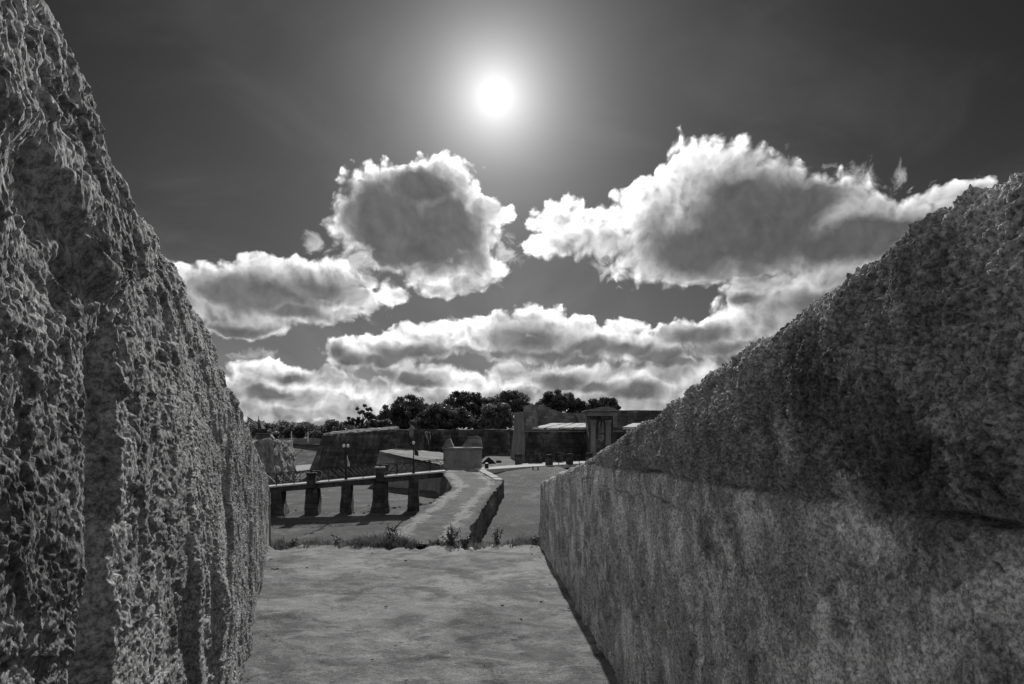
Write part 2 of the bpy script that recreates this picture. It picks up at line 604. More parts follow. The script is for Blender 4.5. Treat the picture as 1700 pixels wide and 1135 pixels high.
def near_wall_mat(name, lo, hi, stains, mould, plaster=0.0):
    """coral limestone seen from a hand's breadth: grain, shells, old plaster, black mould"""
    m, T, b = new_mat(name)
    o = coords(T)
    x, y, z = T.sep(o)
    a = T.noise(o, 3.0, 10, 0.70)
    f = T.noise(o, 48.0, 6, 0.75)
    g = T.noise(T.v('MULTIPLY', o, (1, 1, 0.6)), 13.0, 8, 0.72, 0.3)
    t = T.m('ADD', T.m('MULTIPLY', a, 0.40), T.m('ADD', T.m('MULTIPLY', f, 0.30), T.m('MULTIPLY', g, 0.30)))
    t = T.mapr(t, 0.40, 0.61)
    col = T.mix(t, lo, hi)
    gr = T.noise(o, 110.0, 4, 0.8)
    col = T.m('MULTIPLY', col, T.mapr(gr, 0.38, 0.60, 0.45, 1.28))
    if plaster:
        # remains of lime render: crisp islands, washed down in slanting runs
        u = T.m('SUBTRACT', T.m('MULTIPLY', y, 0.86), T.m('MULTIPLY', z, 0.5))
        w = T.m('ADD', T.m('MULTIPLY', y, 0.5), T.m('MULTIPLY', z, 0.86))
        run = T.noise(T.vec(T.m('MULTIPLY', u, 4.2), T.m('MULTIPLY', w, 1.9), x), 1.3, 10, 0.72, 0.25)
        low = T.mapr(z, 1.05, 1.25, 0.0, 0.05)
        col = T.m('MULTIPLY', col, T.mapr(T.m('SUBTRACT', run, low), 0.49, 0.55, 0.86, 0.80 + plaster))
        pk, = [T.voro(T.v('ADD', o, T.v('SCALE', T.noise(o, 30, 3, 0.6, out='Color'), scale=0.02)), 58.0)]
        col = T.m('MULTIPLY', col, T.m('SUBTRACT', 1.0, T.m('MULTIPLY', T.mapr(pk, 0.14, 0.30, 0.6, 0.0), T.mapr(g, 0.48, 0.58))))
        col = T.m('MULTIPLY', col, T.mapr(T.m('ADD', T.m('ADD', z, T.m('MULTIPLY', y, 0.012)), T.m('MULTIPLY', T.m('SUBTRACT', a, 0.5), 0.14)), 1.16, 1.19, 1.10, 0.78))
        run2 = T.noise(T.vec(T.m('MULTIPLY', u, 9.0), T.m('MULTIPLY', w, 1.0), 5.0), 1.6, 8, 0.7, 0.2)
        col = T.m('MULTIPLY', col, T.mapr(run2, 0.57, 0.68, 1.0, 0.66))
    # black mould in patches of its own
    mo = T.noise(T.v('ADD', o, (4.1, 2.2, 0.7)), 2.4, 10, 0.74, 0.2)
    col = T.m('MULTIPLY', col, T.mapr(mo, 0.55, 0.61, 1.0, 1.0 - mould))
    # pale shells and lime
    sh = T.voro(T.v('ADD', o, T.v('SCALE', T.noise(o, 20, 2, 0.5, out='Color'), scale=0.03)), 42.0)
    col = T.m('MULTIPLY', col, T.mapr(sh, 0.08, 0.20, 1.4, 1.0))
    for (cx, cy, cz, r, k) in stains:
        jit = T.v('SUBTRACT', T.noise(o, 5.0, 8, 0.72, out='Color'), (0.5, 0.5, 0.5))
        q = T.v('DISTANCE', T.v('ADD', o, T.v('SCALE', jit, scale=r * 2.4)), (cx, cy, cz))
        col = T.m('MULTIPLY', col, T.mapr(q, r * 0.72, r * 1.0, k, 1.0))
    set_grey(T, b, col)
    hh = T.m('ADD', T.m('MULTIPLY', f, 0.8), T.m('ADD', T.m('MULTIPLY', gr, 0.5), T.m('MULTIPLY', T.voro(o, 90.0), 0.5)))
    bump(T, b, hh, 0.7, 0.006)
    b.inputs['Specular IOR Level'].default_value = 0.1
    return m


def floor_mat():
    m, T, b = new_mat('sill_concrete')
    o = coords(T)
    oa = T.v('MULTIPLY', o, (0.8, 0.9, 1.0))
    a = T.noise(oa, 1.3, 10, 0.70, 0.4)
    c = T.noise(oa, 5.5, 9, 0.74, 0.5)
    f = T.noise(o, 45.0, 7, 0.8)
    t = T.m('ADD', T.m('MULTIPLY', a, 0.42), T.m('ADD', T.m('MULTIPLY', c, 0.33), T.m('MULTIPLY', f, 0.25)))
    col = T.mapr(t, 0.39, 0.60, 0.10, 0.35)
    d = T.noise(T.v('ADD', oa, (3.3, 1.4, 0)), 1.9, 10, 0.75, 0.6)
    col = T.m('MULTIPLY', col, T.mapr(d, 0.48, 0.58, 1.0, 0.52))
    e = T.noise(T.v('ADD', oa, (9.3, 5.4, 0)), 3.0, 9, 0.72, 0.5)
    col = T.m('MULTIPLY', col, T.mapr(e, 0.58, 0.66, 1.0, 1.35))
    s = T.noise(o, 130.0, 3, 0.7)
    col = T.m('MULTIPLY', col, T.mapr(s, 0.34, 0.66, 1.35, 0.65))
    k = T.voro(o, 26.0)
    col = T.m('MULTIPLY', col, T.mapr(k, 0.06, 0.12, 0.45, 1.0))
    # hair cracks
    cr = T.voro(T.v('ADD', o, T.v('SCALE', T.noise(o, 3.0, 6, 0.65, out='Color'), scale=0.6)), 0.7, 'DISTANCE_TO_EDGE')
    ck = T.mapr(T.noise(o, 1.2, 3, 0.6), 0.5, 0.6, 0.0, 1.0)
    col = T.m('MULTIPLY', col, T.m('SUBTRACT', 1.0, T.m('MULTIPLY', ck, T.mapr(cr, 0.0, 0.007, 0.55, 0.0))))
    set_grey(T, b, col)
    bump(T, b, T.m('ADD', T.m('MULTIPLY', c, 0.7), T.m('ADD', T.m('MULTIPLY', f, 0.8), T.m('MULTIPLY', cr, 0.15))), 0.8, 0.016)
    return m


def grass_mat(name, lo, hi, bare=0.0, bare_lo=0.56):
    m, T, b = new_mat(name)
    o = coords(T)
    a = T.noise(T.v('MULTIPLY', o, (0.45, 1, 1)), 0.35, 8, 0.66, 0.4)
    f = T.noise(o, 3.5, 7, 0.75)
    t = T.m('ADD', T.m('MULTIPLY', a, 0.55), T.m('MULTIPLY', f, 0.45))
    col = T.mapr(t, 0.36, 0.64, lo, hi)
    if bare:
        d = T.noise(T.v('ADD', T.v('MULTIPLY', o, (1.0, 0.42, 1)), (7, 3, 0)), 0.75, 8, 0.66, 0.6)
        col = T.mix(T.mapr(d, bare_lo - 0.04, bare_lo + 0.06), col, bare)
    set_grey(T, b, col)
    tf = T.noise(o, 11.0, 4, 0.75)
    bump(T, b, tf, 1.0, 0.14)
    return m


def causeway_mat():
    """turf worn to bare stone along both edges of the wall top"""
    m, T, b = new_mat('worn_turf')
    o = coords(T)
    at = T.add('ShaderNodeAttribute', attribute_name='across').outputs['Fac']
    n = T.noise(T.v('MULTIPLY', o, (1.0, 0.45, 1)), 0.9, 8, 0.66, 0.7)
    f = T.noise(o, 5.0, 7, 0.75)
    turf = T.mapr(T.m('ADD', T.m('MULTIPLY', n, 0.4), T.m('MULTIPLY', f, 0.6)), 0.36, 0.64, 0.05, 0.15)
    bare = T.mapr(f, 0.3, 0.7, 0.14, 0.38)
    edge = T.m('MINIMUM', T.m('ABSOLUTE', T.m('SUBTRACT', at, 0.16)), T.m('MULTIPLY', T.m('ABSOLUTE', T.m('SUBTRACT', at, 0.74)), 1.2))
    k = T.m('SUBTRACT', T.m('ADD', n, T.m('MULTIPLY', f, 0.25)), T.m('MULTIPLY', edge, 1.3))
    col = T.mix(T.mapr(k, 0.46, 0.56), turf, bare)
    set_grey(T, b, col)
    bump(T, b, f, 0.9, 0.12)
    return m


def leaf_mat(name, v, var=0.45, tr=0.25):
    m, T, b = new_mat(name)
    n = T.noise(coords(T), 1.1, 6, 0.7)
    col = T.mapr(n, 0.36, 0.64, v * (1 - var), v * (1 + var))
    set_grey(T, b, col)
    b.inputs['Roughness'].default_value = 0.55
    b.inputs['Specular IOR Level'].default_value = 0.25
    if tr:
        ts = T.add('ShaderNodeBsdfTranslucent')
        cc = T.add('ShaderNodeCombineColor')
        for i in range(3):
            T.l.new(col, cc.inputs[i])
        T.l.new(cc.outputs[0], ts.inputs['Color'])
        mx = T.add('ShaderNodeMixShader')
        mx.inputs[0].default_value = tr
        T.l.new(b.outputs[0], mx.inputs[1])
        T.l.new(ts.outputs[0], mx.inputs[2])
        T.l.new(mx.outputs[0], m.node_tree.nodes['Material Output'].inputs['Surface'])
    return m


M = {}
M['left'] = near_wall_mat('coral_stone_left', 0.17, 0.52, [], 0.35)
M['right'] = near_wall_mat('coral_stone_right', 0.26, 0.68,
                           [(0.70, 1.50, 1.42, 0.17, 0.6), (0.71, 1.25, 1.30, 0.16, 0.5), (0.69, 1.35, 1.14, 0.10, 1.6),
                            (0.69, 1.50, 0.75, 0.16, 1.35), (0.72, 1.15, 0.80, 0.15, 1.45), (0.72, 1.05, 1.2, 0.16, 0.6), (0.66, 2.1, 0.85, 0.14, 1.35)], 0.4, 0.58)
M['floor'] = floor_mat()
M['grass'] = grass_mat('moat_grass', 0.04, 0.125, 0.17, 0.57)
M['causeway'] = causeway_mat()
M['glacis'] = grass_mat('dry_turf', 0.20, 0.32, 0.38, 0.58)
M['wall_old'] = stone_mat('old_masonry', 0.07, 0.34, 0.7, 0.5, 0.5, 0.9, 0.15, (0.9, 0.42))
M['wall_veg'] = stone_mat('overgrown_masonry', 0.04, 0.30, 0.8, 0.65, 0.65, 1.0, 0.2, (1.3, 0.55), stain_lo=0.48)
M['wall_light'] = stone_mat('pale_masonry', 0.14, 0.34, 0.8, 0.35, 0.3, 0.7, 0.1)
M['block'] = stone_mat('block_masonry', 0.18, 0.40, 1.0, 0.15, 0.25, 0.6, 0.06, (0.75, 0.38))
M['ruin'] = stone_mat('ruined_masonry', 0.12, 0.62, 0.9, 0.55, 0.3, 1.0, 0.3, stain_lo=0.56)
M['gate'] = stone_mat('gate_plaster', 0.15, 0.30, 1.2, 0.25, 0.25, 0.5, 0.04)
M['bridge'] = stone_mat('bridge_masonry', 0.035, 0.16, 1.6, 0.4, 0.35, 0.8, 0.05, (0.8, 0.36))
M['kerb'] = stone_mat('pale_concrete', 0.32, 0.52, 1.5, 0.0, 0.0, 0.3, 0.02)
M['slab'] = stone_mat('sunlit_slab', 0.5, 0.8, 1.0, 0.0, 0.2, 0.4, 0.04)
M['iron'] = plain('dark_iron', 0.03, 0.5, 0.3)
M['dark'] = plain('tarred_wood', 0.025, 0.8)
M['white'] = plain('white_paint', 0.75, 0.5, 0, 0.08)
M['globe'] = plain('opal_glass', 0.8, 0.2, 0, 0.03)
M['bark'] = plain('bark', 0.06, 0.95, 0, 0.4, 12)
M['leaf'] = leaf_mat('dark_leaves', 0.12, 0.65, 0.45)
M['leaf2'] = leaf_mat('mid_leaves', 0.16, 0.55, 0.45)
M['blade'] = leaf_mat('grass_blades', 0.14, 0.5, 0.35)
M['weed'] = leaf_mat('weed_leaves', 0.09, 0.4, 0.35)
M['petal'] = plain('petals', 0.85, 0.6, 0, 0.05)
M['rock'] = stone_mat('loose_rock', 0.14, 0.45, 6.0, 0.0, 0.3, 0.8, 0.03)
M['roof'] = plain('pale_roof', 0.42, 0.7, 0, 0.2, 1.2)
M['cloth_l'] = plain('pale_cloth', 0.6, 0.9, 0, 0.05)
M['cloth_d'] = plain('dark_cloth', 0.04, 0.9, 0, 0.05)


# ------------------------------------------------------------------ ground
def lerp_pts(t, pts):
    xs = [p[0] for p in pts]
    ys = [p[1] for p in pts]
    return np.interp(t, xs, ys)


def terrain(X, Y):
    """height of the ground relative to the eye"""
    left = -5.78 + np.clip(X + 14.7, -12, 11) * 0.042
    right = lerp_pts(Y, [(0, -5.2), (28, -4.6), (40, -4.15), (48, -3.86), (58, -3.05), (66, -2.86), (90, -2.8)])
    e = sstep(X, -3.4, -2.4) * (1 - sstep(Y, 56, 62)) + sstep(X, -6.5, -3.5) * sstep(Y, 56, 62)
    z = left * (1 - e) + right * e
    # ditch in front of the gate
    lim = 4.3 + np.clip((66 - Y), 0, 30) * 0.11
    dt = sstep(X - lim, 0.0, 1.6) * sstep(Y, 58, 64)
    z = z * (1 - dt) + (-5.8) * dt
    # glacis and open country beyond
    f = sstep(Y, 116 + 0.0 * X, 150)
    z = z * (1 - f) + (-0.95) * f
    g = sstep(-X, 36, 60) * sstep(Y, 60, 100)
    z = z * (1 - g) + (-1.2) * g
    z = z + 0.05 * fbm(X, Y, 0.35, 3, 0.5, 5) + 0.18 * fbm(X, Y, 0.06, 2, 0.5, 8) * sstep(Y, 25, 40)
    return z


def build_ground():
    xs = np.concatenate([np.array([-6000, -2000, -800, -400, -200, -120]), np.arange(-80, 40.1, 0.6), np.array([60, 100, 200, 400, 800, 2000, 6000])])
    ys = np.concatenate([np.array([-60, -20, 2, 7.0]), np.arange(8.5, 160, 0.6), np.array([180, 220, 300, 450, 700, 1200, 2500, 6000, 9000])])
    X, Y = np.meshgrid(xs, ys)
    Z = terrain(X, Y) + H
    v = np.stack([X, Y, Z], -1).reshape(-1, 3)
    o = link('ground', np_mesh('ground', v, grid_faces(len(ys), len(xs))), M['grass'], smooth=True)
    o['kind'] = 'structure'


build_ground()


def gz(x, y):
    return float(terrain(np.array([float(x)]), np.array([float(y)]))[0]) + H


# ------------------------------------------------------------------ embrasure
D_END = 6.3 * H
LEFT_TOP = [(-1.0, 1.33), (0.2, 1.345), (0.40, 1.34), (0.495, 1.33), (0.60, 1.335), (0.71, 1.295), (0.86, 1.29), (0.99, 1.32), (1.39, 1.30), (1.8, 1.255), (2.19, 1.2025), (2.6, 1.145), (3.2, 1.07), (6.3, 0.6125)]
RIGHT_TOP = [(-1.0, 1.42), (0.4, 1.38), (0.65, 1.312), (0.7225, 1.298), (0.875, 1.277), (1.155, 1.235), (1.74, 1.154), (2.325, 1.071), (3.16, 0.944), (6.3, 0.584)]


def build_merlon(name, side, mat, label):
    if side < 0:
        x_of = lambda D: -0.230 * (H / 1.25) * 0.8 * 1.25 - 0.3266 * D + 0.0
        x_of = lambda D: -(208 / F) * H - 0.3266 * D
        px = np.arange(-80, 447.2, 1.0)
        Ds = 208 / (480 - px)
        near = np.linspace(-1.0, Ds[0], 70)[:-1]
        tops = LEFT_TOP
        nrm2 = np.array([1.0, 0.3266])           # into the passage
        seed = 3
    else:
        x_of = lambda D: (655 / F) * H - 0.0503 * D
        px = np.arange(1800, 896.9, -1.15)
        Ds = 655 / (px - 793)
        near = np.linspace(-1.0, Ds[0], 70)[:-1]
        tops = RIGHT_TOP
        nrm2 = np.array([-1.0, -0.0503])
        seed = 31
    # no step longer than 12 mm where the wall can be seen
    out = [Ds[0]]
    for d in Ds[1:]:
        n = max(1, int(math.ceil((d - out[-1]) * H / 0.011)))
        a = out[-1]
        out.extend(a + (d - a) * (i + 1) / n for i in range(n))
    Dn = np.concatenate([near, np.array(out)])
    D = Dn * H
    nrm2 = nrm2 / np.linalg.norm(nrm2)
    top = lerp_pts(Dn, tops) * H
    # profile: up the face, round the arris, out over the top
    r = 0.05
    nf, nc, nt = (780 if side < 0 else 620), 30, 46
    wid = 3.2
    cols = len(D)
    t = np.linspace(0, 1, nf)
    rows_z, rows_o, rows_nz, rows_s = [], [], [], []   # height, outward offset, normal z, arc length
    for k in t[:-1]:
        rows_z.append(-0.06 + (top - r + 0.06) * k)
        rows_o.append(np.zeros(cols))
        rows_nz.append(0.0)
    for k in np.linspace(0, 1, nc):
        a = k * math.pi / 2
        rows_z.append(top - r + r * math.sin(a))
        rows_o.append(np.full(cols, r * (1 - math.cos(a))))
        rows_nz.append(math.sin(a))
    for k in np.linspace(0, 1, nt)[1:]:
        rows_z.append(top + 0.0 * k)
        rows_o.append(np.full(cols, r + (wid - r) * k ** 2.2))
        rows_nz.append(1.0)
    Z = np.array(rows_z)
    O = np.array(rows_o)
    NZ = np.array(rows_nz)[:, None] * np.ones(cols)
    # arc length along the profile (texture coordinate)
    S = Z + O
    DD = np.broadcast_to(D, Z.shape)
    V = S + 0.03 * fbm(S, DD, 7, 3, 0.5, seed + 9)
    U = DD + 0.03 * fbm(S, DD, 7, 3, 0.5, seed + 19)
    big = fbm(U, V, 2.4, 4, 0.5, seed)
    fine = fbm(U, V, 80.0, 4, 0.7, seed + 80)
    grain = fbm(U, V, 210.0, 2, 0.6, seed + 85)
    # turn the lattice so that rows of hollows never line up, and warp it
    Wu = U + 0.012 * fbm(U, V, 28.0, 3, 0.5, seed + 300)
    Wv = V + 0.012 * fbm(U, V, 28.0, 3, 0.5, seed + 310)
    if side < 0:
        Wu = Wu * 0.6
    Ru, Rv = Wu * 0.82 - Wv * 0.57, Wu * 0.57 + Wv * 0.82
    pit0 = pits(Ru, Rv, 17.0, seed + 4, 0.35, 0.6)
    pit = pits(Ru, Rv, 36.0, seed + 5, 0.5)
    pit2 = pits(Rv, Ru, 82.0, seed + 6, 0.6)
    pit3 = pits(Ru, Rv, 160.0, seed + 7, 0.6)
    nub = pits(Rv, Ru, 60.0, seed + 8, 0.4, 0.7)
    nub2 = pits(Ru, Rv, 120.0, seed + 9, 0.5, 0.7)
    ms = sstep(fbm(U, V, 4.5, 3, 0.5, seed + 90), -0.25, 0.35)
    if side < 0:
        disp = (0.011 * big + 0.011 * fbm(U * 0.6, V, 8.0, 8, 0.55, seed + 200) + 0.0015 * grain - 0.011 * pit0 * ms
                - 0.0085 * pit * (0.25 + 0.75 * ms) - 0.0048 * pit2 - 0.0020 * pit3 + 0.0030 * nub + 0.0016 * nub2)
        # broad chipped faces with crisp edges
        ch = fbm(U * 0.75 + 0.8 * V, V - 0.3 * U, 4.2, 7, 0.54, seed + 400)
        disp += 0.005 * sstep(ch, 0.08, 0.11) - 0.008 * (1 - sstep(ch, -0.27, -0.24))
        # the near stone is set back behind the next one: its edge throws the long upright shadow
        wob = 0.055 * fbm(U * 0 + 3.1, V, 4.0, 6, 0.62, seed + 101)
        e = 0.745 * H + wob
        back = (1 - sstep(DD, e - 0.006, e + 0.014)) * sstep(DD, 0.60 * H, 0.70 * H)
        zz = Z / H
        disp -= 0.055 * back * (1 - sstep(zz, 1.02, 1.16)) * sstep(zz + 0.9 * (DD / H - 0.745), 0.05, 0.30)
        # upper course overhangs near the eye
        up = sstep(zz - (1.20 - 0.12 * (DD / H - 0.45)) + 0.03 * fbm(U, V, 6, 3, 0.5, 7), -0.02, 0.015) * (1 - sstep(DD, 0.72 * H, 0.80 * H))
        disp += 0.022 * up - 0.006 + 0.005 * sstep(zz, 0.9, 1.25)
        # weathered ledges further along
        for (d0, z0, w, h, a) in ((1.30, 0.62, 0.10, 0.30, 0.03), (1.75, 0.55, 0.16, 0.22, 0.035), (2.1, 0.75, 0.12, 0.5, 0.022), (3.2, 0.5, 0.2, 0.6, 0.02), (4.4, 0.4, 0.25, 0.5, 0.02)):
            q = ((DD / H - d0) / w) ** 2 + ((zz - z0) / h) ** 2
            disp += a * (np.exp(-q * 1.4)) * sstep(DD / H - d0, -w * 0.55, -w * 0.2)
    else:
        zz = Z / H
        # two courses with a ragged joint; below it the old render is smoother
        jz = 0.905 - 0.012 * (DD / H) + 0.02 * fbm(U, V * 0, 3.0, 5, 0.65, seed + 7)
        upm = sstep(zz - jz, -0.01, 0.06)
        rough = 0.42 + 0.58 * upm
        disp = (0.010 * big + 0.018 * fbm(U, V, 7.0, 8, 0.60, seed + 200) * (0.4 + 0.6 * upm) + rough * (0.0025 * grain - 0.016 * pit0 * ms
                - 0.013 * pit * (0.35 + 0.65 * ms) - 0.009 * pit2 - 0.0045 * pit3 + 0.008 * nub + 0.004 * nub2))
        ch = fbm(U + 0.3 * V, V, 4.0, 7, 0.56, seed + 400)
        disp += upm * (0.012 * sstep(ch, 0.02, 0.05) - 0.011 * (1 - sstep(ch, -0.2, -0.17)))
        # second, broken crack under the mortar band
        cz = jz - 0.085 + 0.02 * fbm(U, V * 0, 4.0, 5, 0.65, seed + 27)
        disp -= 0.012 * np.exp(-((zz - cz) / 0.004) ** 2) * sstep(fbm(U, V * 0 + 4, 2.0, 3, 0.5, seed + 28), 0.0, 0.2)
        disp -= 0.030 * np.exp(-((zz - jz) / 0.006) ** 2) * (0.3 + 0.7 * sstep(fbm(U, V, 2.2, 3, 0.5, seed + 12), -0.3, 0.2))
        disp += 0.012 * upm
        # upright joint between the two upper blocks
        jd = 0.86 + 0.02 * fbm(U * 0, V, 4.0, 3, 0.5, seed + 15)
        disp -= 0.024 * np.exp(-((DD / H - jd) / 0.007) ** 2) * upm
        # plaster flakes: steps with slanting edges
        fl = fbm(U * 1.0 + 0.5 * V, V * 0.7, 3.2, 5, 0.55, seed + 21)
        disp += 0.012 * sstep(fl, 0.05, 0.09) * (1 - upm) - 0.010 * sstep(fl, -0.22, -0.26) * (1 - upm)
    # worn arris
    edge = np.exp(-((O - 0.02) / 0.10) ** 2) * sstep(Z - top + 0.16, 0, 0.12)
    disp = disp + edge * ((0.030 if side < 0 else 0.02) * fbm(U, V * 0 + 1.7, 5.0, 6, 0.62, seed + 33) - 0.01)
    X0 = x_of(DD)
    Xo = X0 - nrm2[0] * O + nrm2[0] * disp * (1 - NZ * NZ) ** 0.5
    Yo = DD - nrm2[1] * O * 0 + nrm2[1] * disp * (1 - NZ * NZ) ** 0.5
    Zo = Z + disp * NZ
    # flush outer end
    v = np.stack([Xo, Yo, Zo], -1)
    # close the outer end: one more set of columns that runs down the scarp
    endcols = []
    for k, (dy, dz) in enumerate(((0.03, -0.02), (0.05, -0.10), (0.06, -0.5), (0.08, -2.0))):
        c = v[:, -1, :].copy()
        c[:, 1] = D_END + dy + 0.25 * (v[:, -1, 1] - D_END)
        c[:, 2] = np.maximum(v[:, -1, 2] + dz, -0.3) if dz > -1 else np.minimum(v[:, -1, 2] + dz, -0.3) * 0 - 0.3
        endcols.append(c[:, None, :])
    v = np.concatenate([v] + endcols, axis=1)
    me = np_mesh(name, v.reshape(-1, 3), grid_faces(v.shape[0], v.shape[1], flip=(side < 0)))
    o = link(name, me, mat, smooth=True)
    tag(o, label, 'wall')
    return o


build_merlon('parapet_merlon', -1, M['left'], 'pitted coral stone parapet wall lit by raking sun, with tall upright shadow groove')
build_merlon('parapet_merlon', 1, M['right'], 'shaded stone parapet wall with black mould, cracked mortar joint and plaster remains')


def build_floor():
    xs = np.linspace(0, 1, 260)
    px = np.linspace(1500, 902, 360)
    ys = np.concatenate([np.linspace(-1.3, F * H / (1500 - 725), 40)[:-1], F * H / (px - 725)])
    ys[-1] = D_END
    rows = []
    for y in ys:
        a = -(208 / F) * H - 0.3266 * y - 0.10
        b = (655 / F) * H - 0.0503 * y + 0.10
        if y < 0.2:
            a = min(a, -0.4)
        rows.append(np.stack([a + (b - a) * xs, np.full_like(xs, y)], -1))
    g = np.array(rows)
    X, Y = g[..., 0], g[..., 1]
    Z = 0.012 * fbm(X, Y, 1.6, 4, 0.5, 4) + 0.004 * fbm(X, Y, 12, 4, 0.6, 14) - 0.006 * sstep(fbm(X, Y, 2.0, 5, 0.55, 24), 0.2, 0.28)
    Ye = Y.copy()
    w = 0.05 * fbm(X[-1], X[-1] * 0, 2.5, 4, 0.6, 44)
    chip = np.clip(fbm(X, X * 0 + Y * 0.6, 3.2, 5, 0.6, 46) - 0.02, 0, 1) * 0.22 * sstep(Y, D_END - 0.45, D_END)
    Z = Z - chip
    Ye[-1] += w
    Ye[-2] += w * 0.7
    v = np.stack([X, Ye, Z], -1)
    lip = v[-1:].copy()
    lip[..., 1] += 0.02
    lip[..., 2] -= 0.03
    lip2 = lip.copy()
    lip2[..., 1] += 0.03
    lip2[..., 2] -= 0.4
    v = np.concatenate([v, lip, lip2], 0)
    o = link('floor', np_mesh('floor', v.reshape(-1, 3), grid_faces(v.shape[0], v.shape[1])), M['floor'], smooth=True)
    o['kind'] = 'structure'


build_floor()

# scarp below the embrasure: a battered wall down to the moat
bm = bmesh.new()
ztop = -0.08
prism(bm, [(-9, D_END + 0.0, ztop), (-9, D_END - 1.5, ztop), (9, D_END - 1.5, ztop), (9, D_END, ztop)],
      [(-9, D_END + 1.0, -6), (-9, D_END - 1.5, -6), (9, D_END - 1.5, -6), (9, D_END + 1.0, -6)])
o = link('scarp_wall', roughen(bm, 0.6, 0.03, 0.9, 2.0), M['wall_light'])
tag(o, 'battered stone scarp wall dropping from the embrasure floor to the moat', 'wall')


# ------------------------------------------------------------------ causeway (thick wall running out to the gate blocks)
def on(px, py, rel):
    """point at photograph pixel (px, py) lying `rel` metres above the eye (negative: below)"""
    D = -rel * F / (py - 725)
    return Vector((XD(px, D), D, H + rel))


cl = [(626, 905, -3.5), (640, 890, -3.46), (682, 858, -3.4), (720, 833, -3.3), (752, 810, -3.12), (735, 784, -2.64)]
cr = [(800, 778, -2.66), (836, 798, -3.02), (818, 820, -3.18), (800, 845, -3.36), (783, 875, -3.45), (772, 899, -3.52)]
top = [on(*q) for q in cl] + [on(*q) for q in cr]
bm = bmesh.new()
lft = [on(*q) for q in cl]
rgt = [on(*q) for q in cr][::-1]
# strips between matching left and right points keep the uneven top well shaped
NS = 140
NW = 30


def poly_at(pts, t):
    d = [0.0]
    for a, b in zip(pts, pts[1:]):
        d.append(d[-1] + (b - a).length)
    s = t * d[-1]
    for i in range(len(pts) - 1):
        if s <= d[i + 1] or i == len(pts) - 2:
            return pts[i].lerp(pts[i + 1], (s - d[i]) / (d[i + 1] - d[i]))


verts = []
for i in range(NS):
    t = i / (NS - 1)
    a = poly_at(lft, t)
    b = poly_at(rgt, t)
    row = []
    base_a = Vector((a.x - 0.25, a.y, H - 6.2))
    base_b = Vector((b.x + 0.18, b.y, H - 6.2))
    row.append(base_a)
    row.append(base_a.lerp(a, 0.5))
    for j in range(NW):
        k = j / (NW - 1)
        q = a.lerp(b, k)
        n = mnoise.fractal(q * 0.5, 1.0, 2.0, 5)
        q = q + Vector((0, 0, 0.05 * n + 0.03 * mnoise.noise(q * 2.3)))
        if j >= NW - 7 and j < NW - 1:
            q.z += 0.06 + 0.05 * mnoise.noise(q * 1.7)      # raised, broken coping on the right edge
        if j in (0, NW - 1):
            q += Vector((0.10 * mnoise.noise(q * 0.9) + 0.07 * mnoise.noise(q * 3.1), 0, 0.07 * mnoise.noise(q * 2.3)))
        row.append(q)
    row.append(base_b.lerp(b, 0.5))
    row.append(base_b)
    verts.append(row)
W = len(verts[0])
va = np.array([[tuple(p) for p in r] for r in verts]).reshape(-1, 3)
root = empty('causeway_wall', (float(va[0, 0]), float(va[0, 1]), H - 6.2), 'thick low wall with worn turf top running from the embrasure to the small gate blocks', 'wall')
tm = np_mesh('turf_top', va.reshape(NS, W, 3)[:, 2:-2].reshape(-1, 3), grid_faces(NS, W - 4))
tm.attributes.new('across', 'FLOAT', 'POINT').data.foreach_set('value', np.tile(np.linspace(0, 1, W - 4), NS).astype(np.float32))
link('turf_top', tm, M['causeway'], root, smooth=True)
fl = np.array(grid_faces(NS, W)).reshape(NS - 1, W - 1, 4)
sides = np.concatenate([fl[:, :2].reshape(-1, 4), fl[:, -2:].reshape(-1, 4)])
used = np.unique(sides)
remap = {int(k): i for i, k in enumerate(used)}
bm = bmesh.new()
bm.from_mesh(np_mesh('stone_face', va[used], np.vectorize(remap.get)(sides)))
bmesh.ops.subdivide_edges(bm, edges=[e for e in bm.edges if e.calc_length() > 0.9], cuts=5, use_grid_fill=True)
for v in bm.verts:
    o_ = mnoise.turbulence_vector(v.co * 1.1, 5, False)
    v.co += Vector((o_.x * 0.10, o_.y * 0.06, o_.z * 0.02))
link('stone_face', bm, M['wall_old'], root)
# far retaining wall of the abutment
bm = bmesh.new()
a, b = poly_at(lft, 1.0), poly_at(rgt, 1.0)
prism(bm, [a + Vector((0, 0, -0.02)), a + Vector((0, 6, -0.02)), b + Vector((1, 6, -0.02)), b + Vector((0, 0, -0.02))],
      [Vector((a.x - .3, a.y, H - 6)), Vector((a.x - .3, a.y + 6, H - 6)), Vector((b.x + 1, b.y + 6, H - 6)), Vector((b.x, b.y, H - 6))])
link('abutment', roughen(bm, 0.9, 0.03), M['wall_light'], root)

# pale slabs along the far right edge of the causeway
bm = bmesh.new()
e0, e1 = on(800, 778, -2.62), on(836, 798, -2.98)
for i in range(6):
    t0, t1 = i / 6 + 0.01, (i + 1) / 6 - 0.012
    for_w = 0.55 + 0.14 * random.random()
    A, B = e0.lerp(e1, t0), e0.lerp(e1, t1)
    s = Vector((-1, -0.15, 0.0)).normalized() * for_w
    zt = Vector((0, 0, 0.08 + 0.03 * random.random()))
    dz = Vector((0, 0, -0.3))
    prism(bm, [A + zt, B + zt, B + s + zt, A + s + zt], [A + dz, B + dz, B + s + dz, A + s + dz])
o = link('kerb_slabs', roughen(bm, 0.5, 0.03, 1.3), M['kerb'])
tag(o, 'pale stone kerb slabs stepping down the far right edge of causeway', 'kerb')

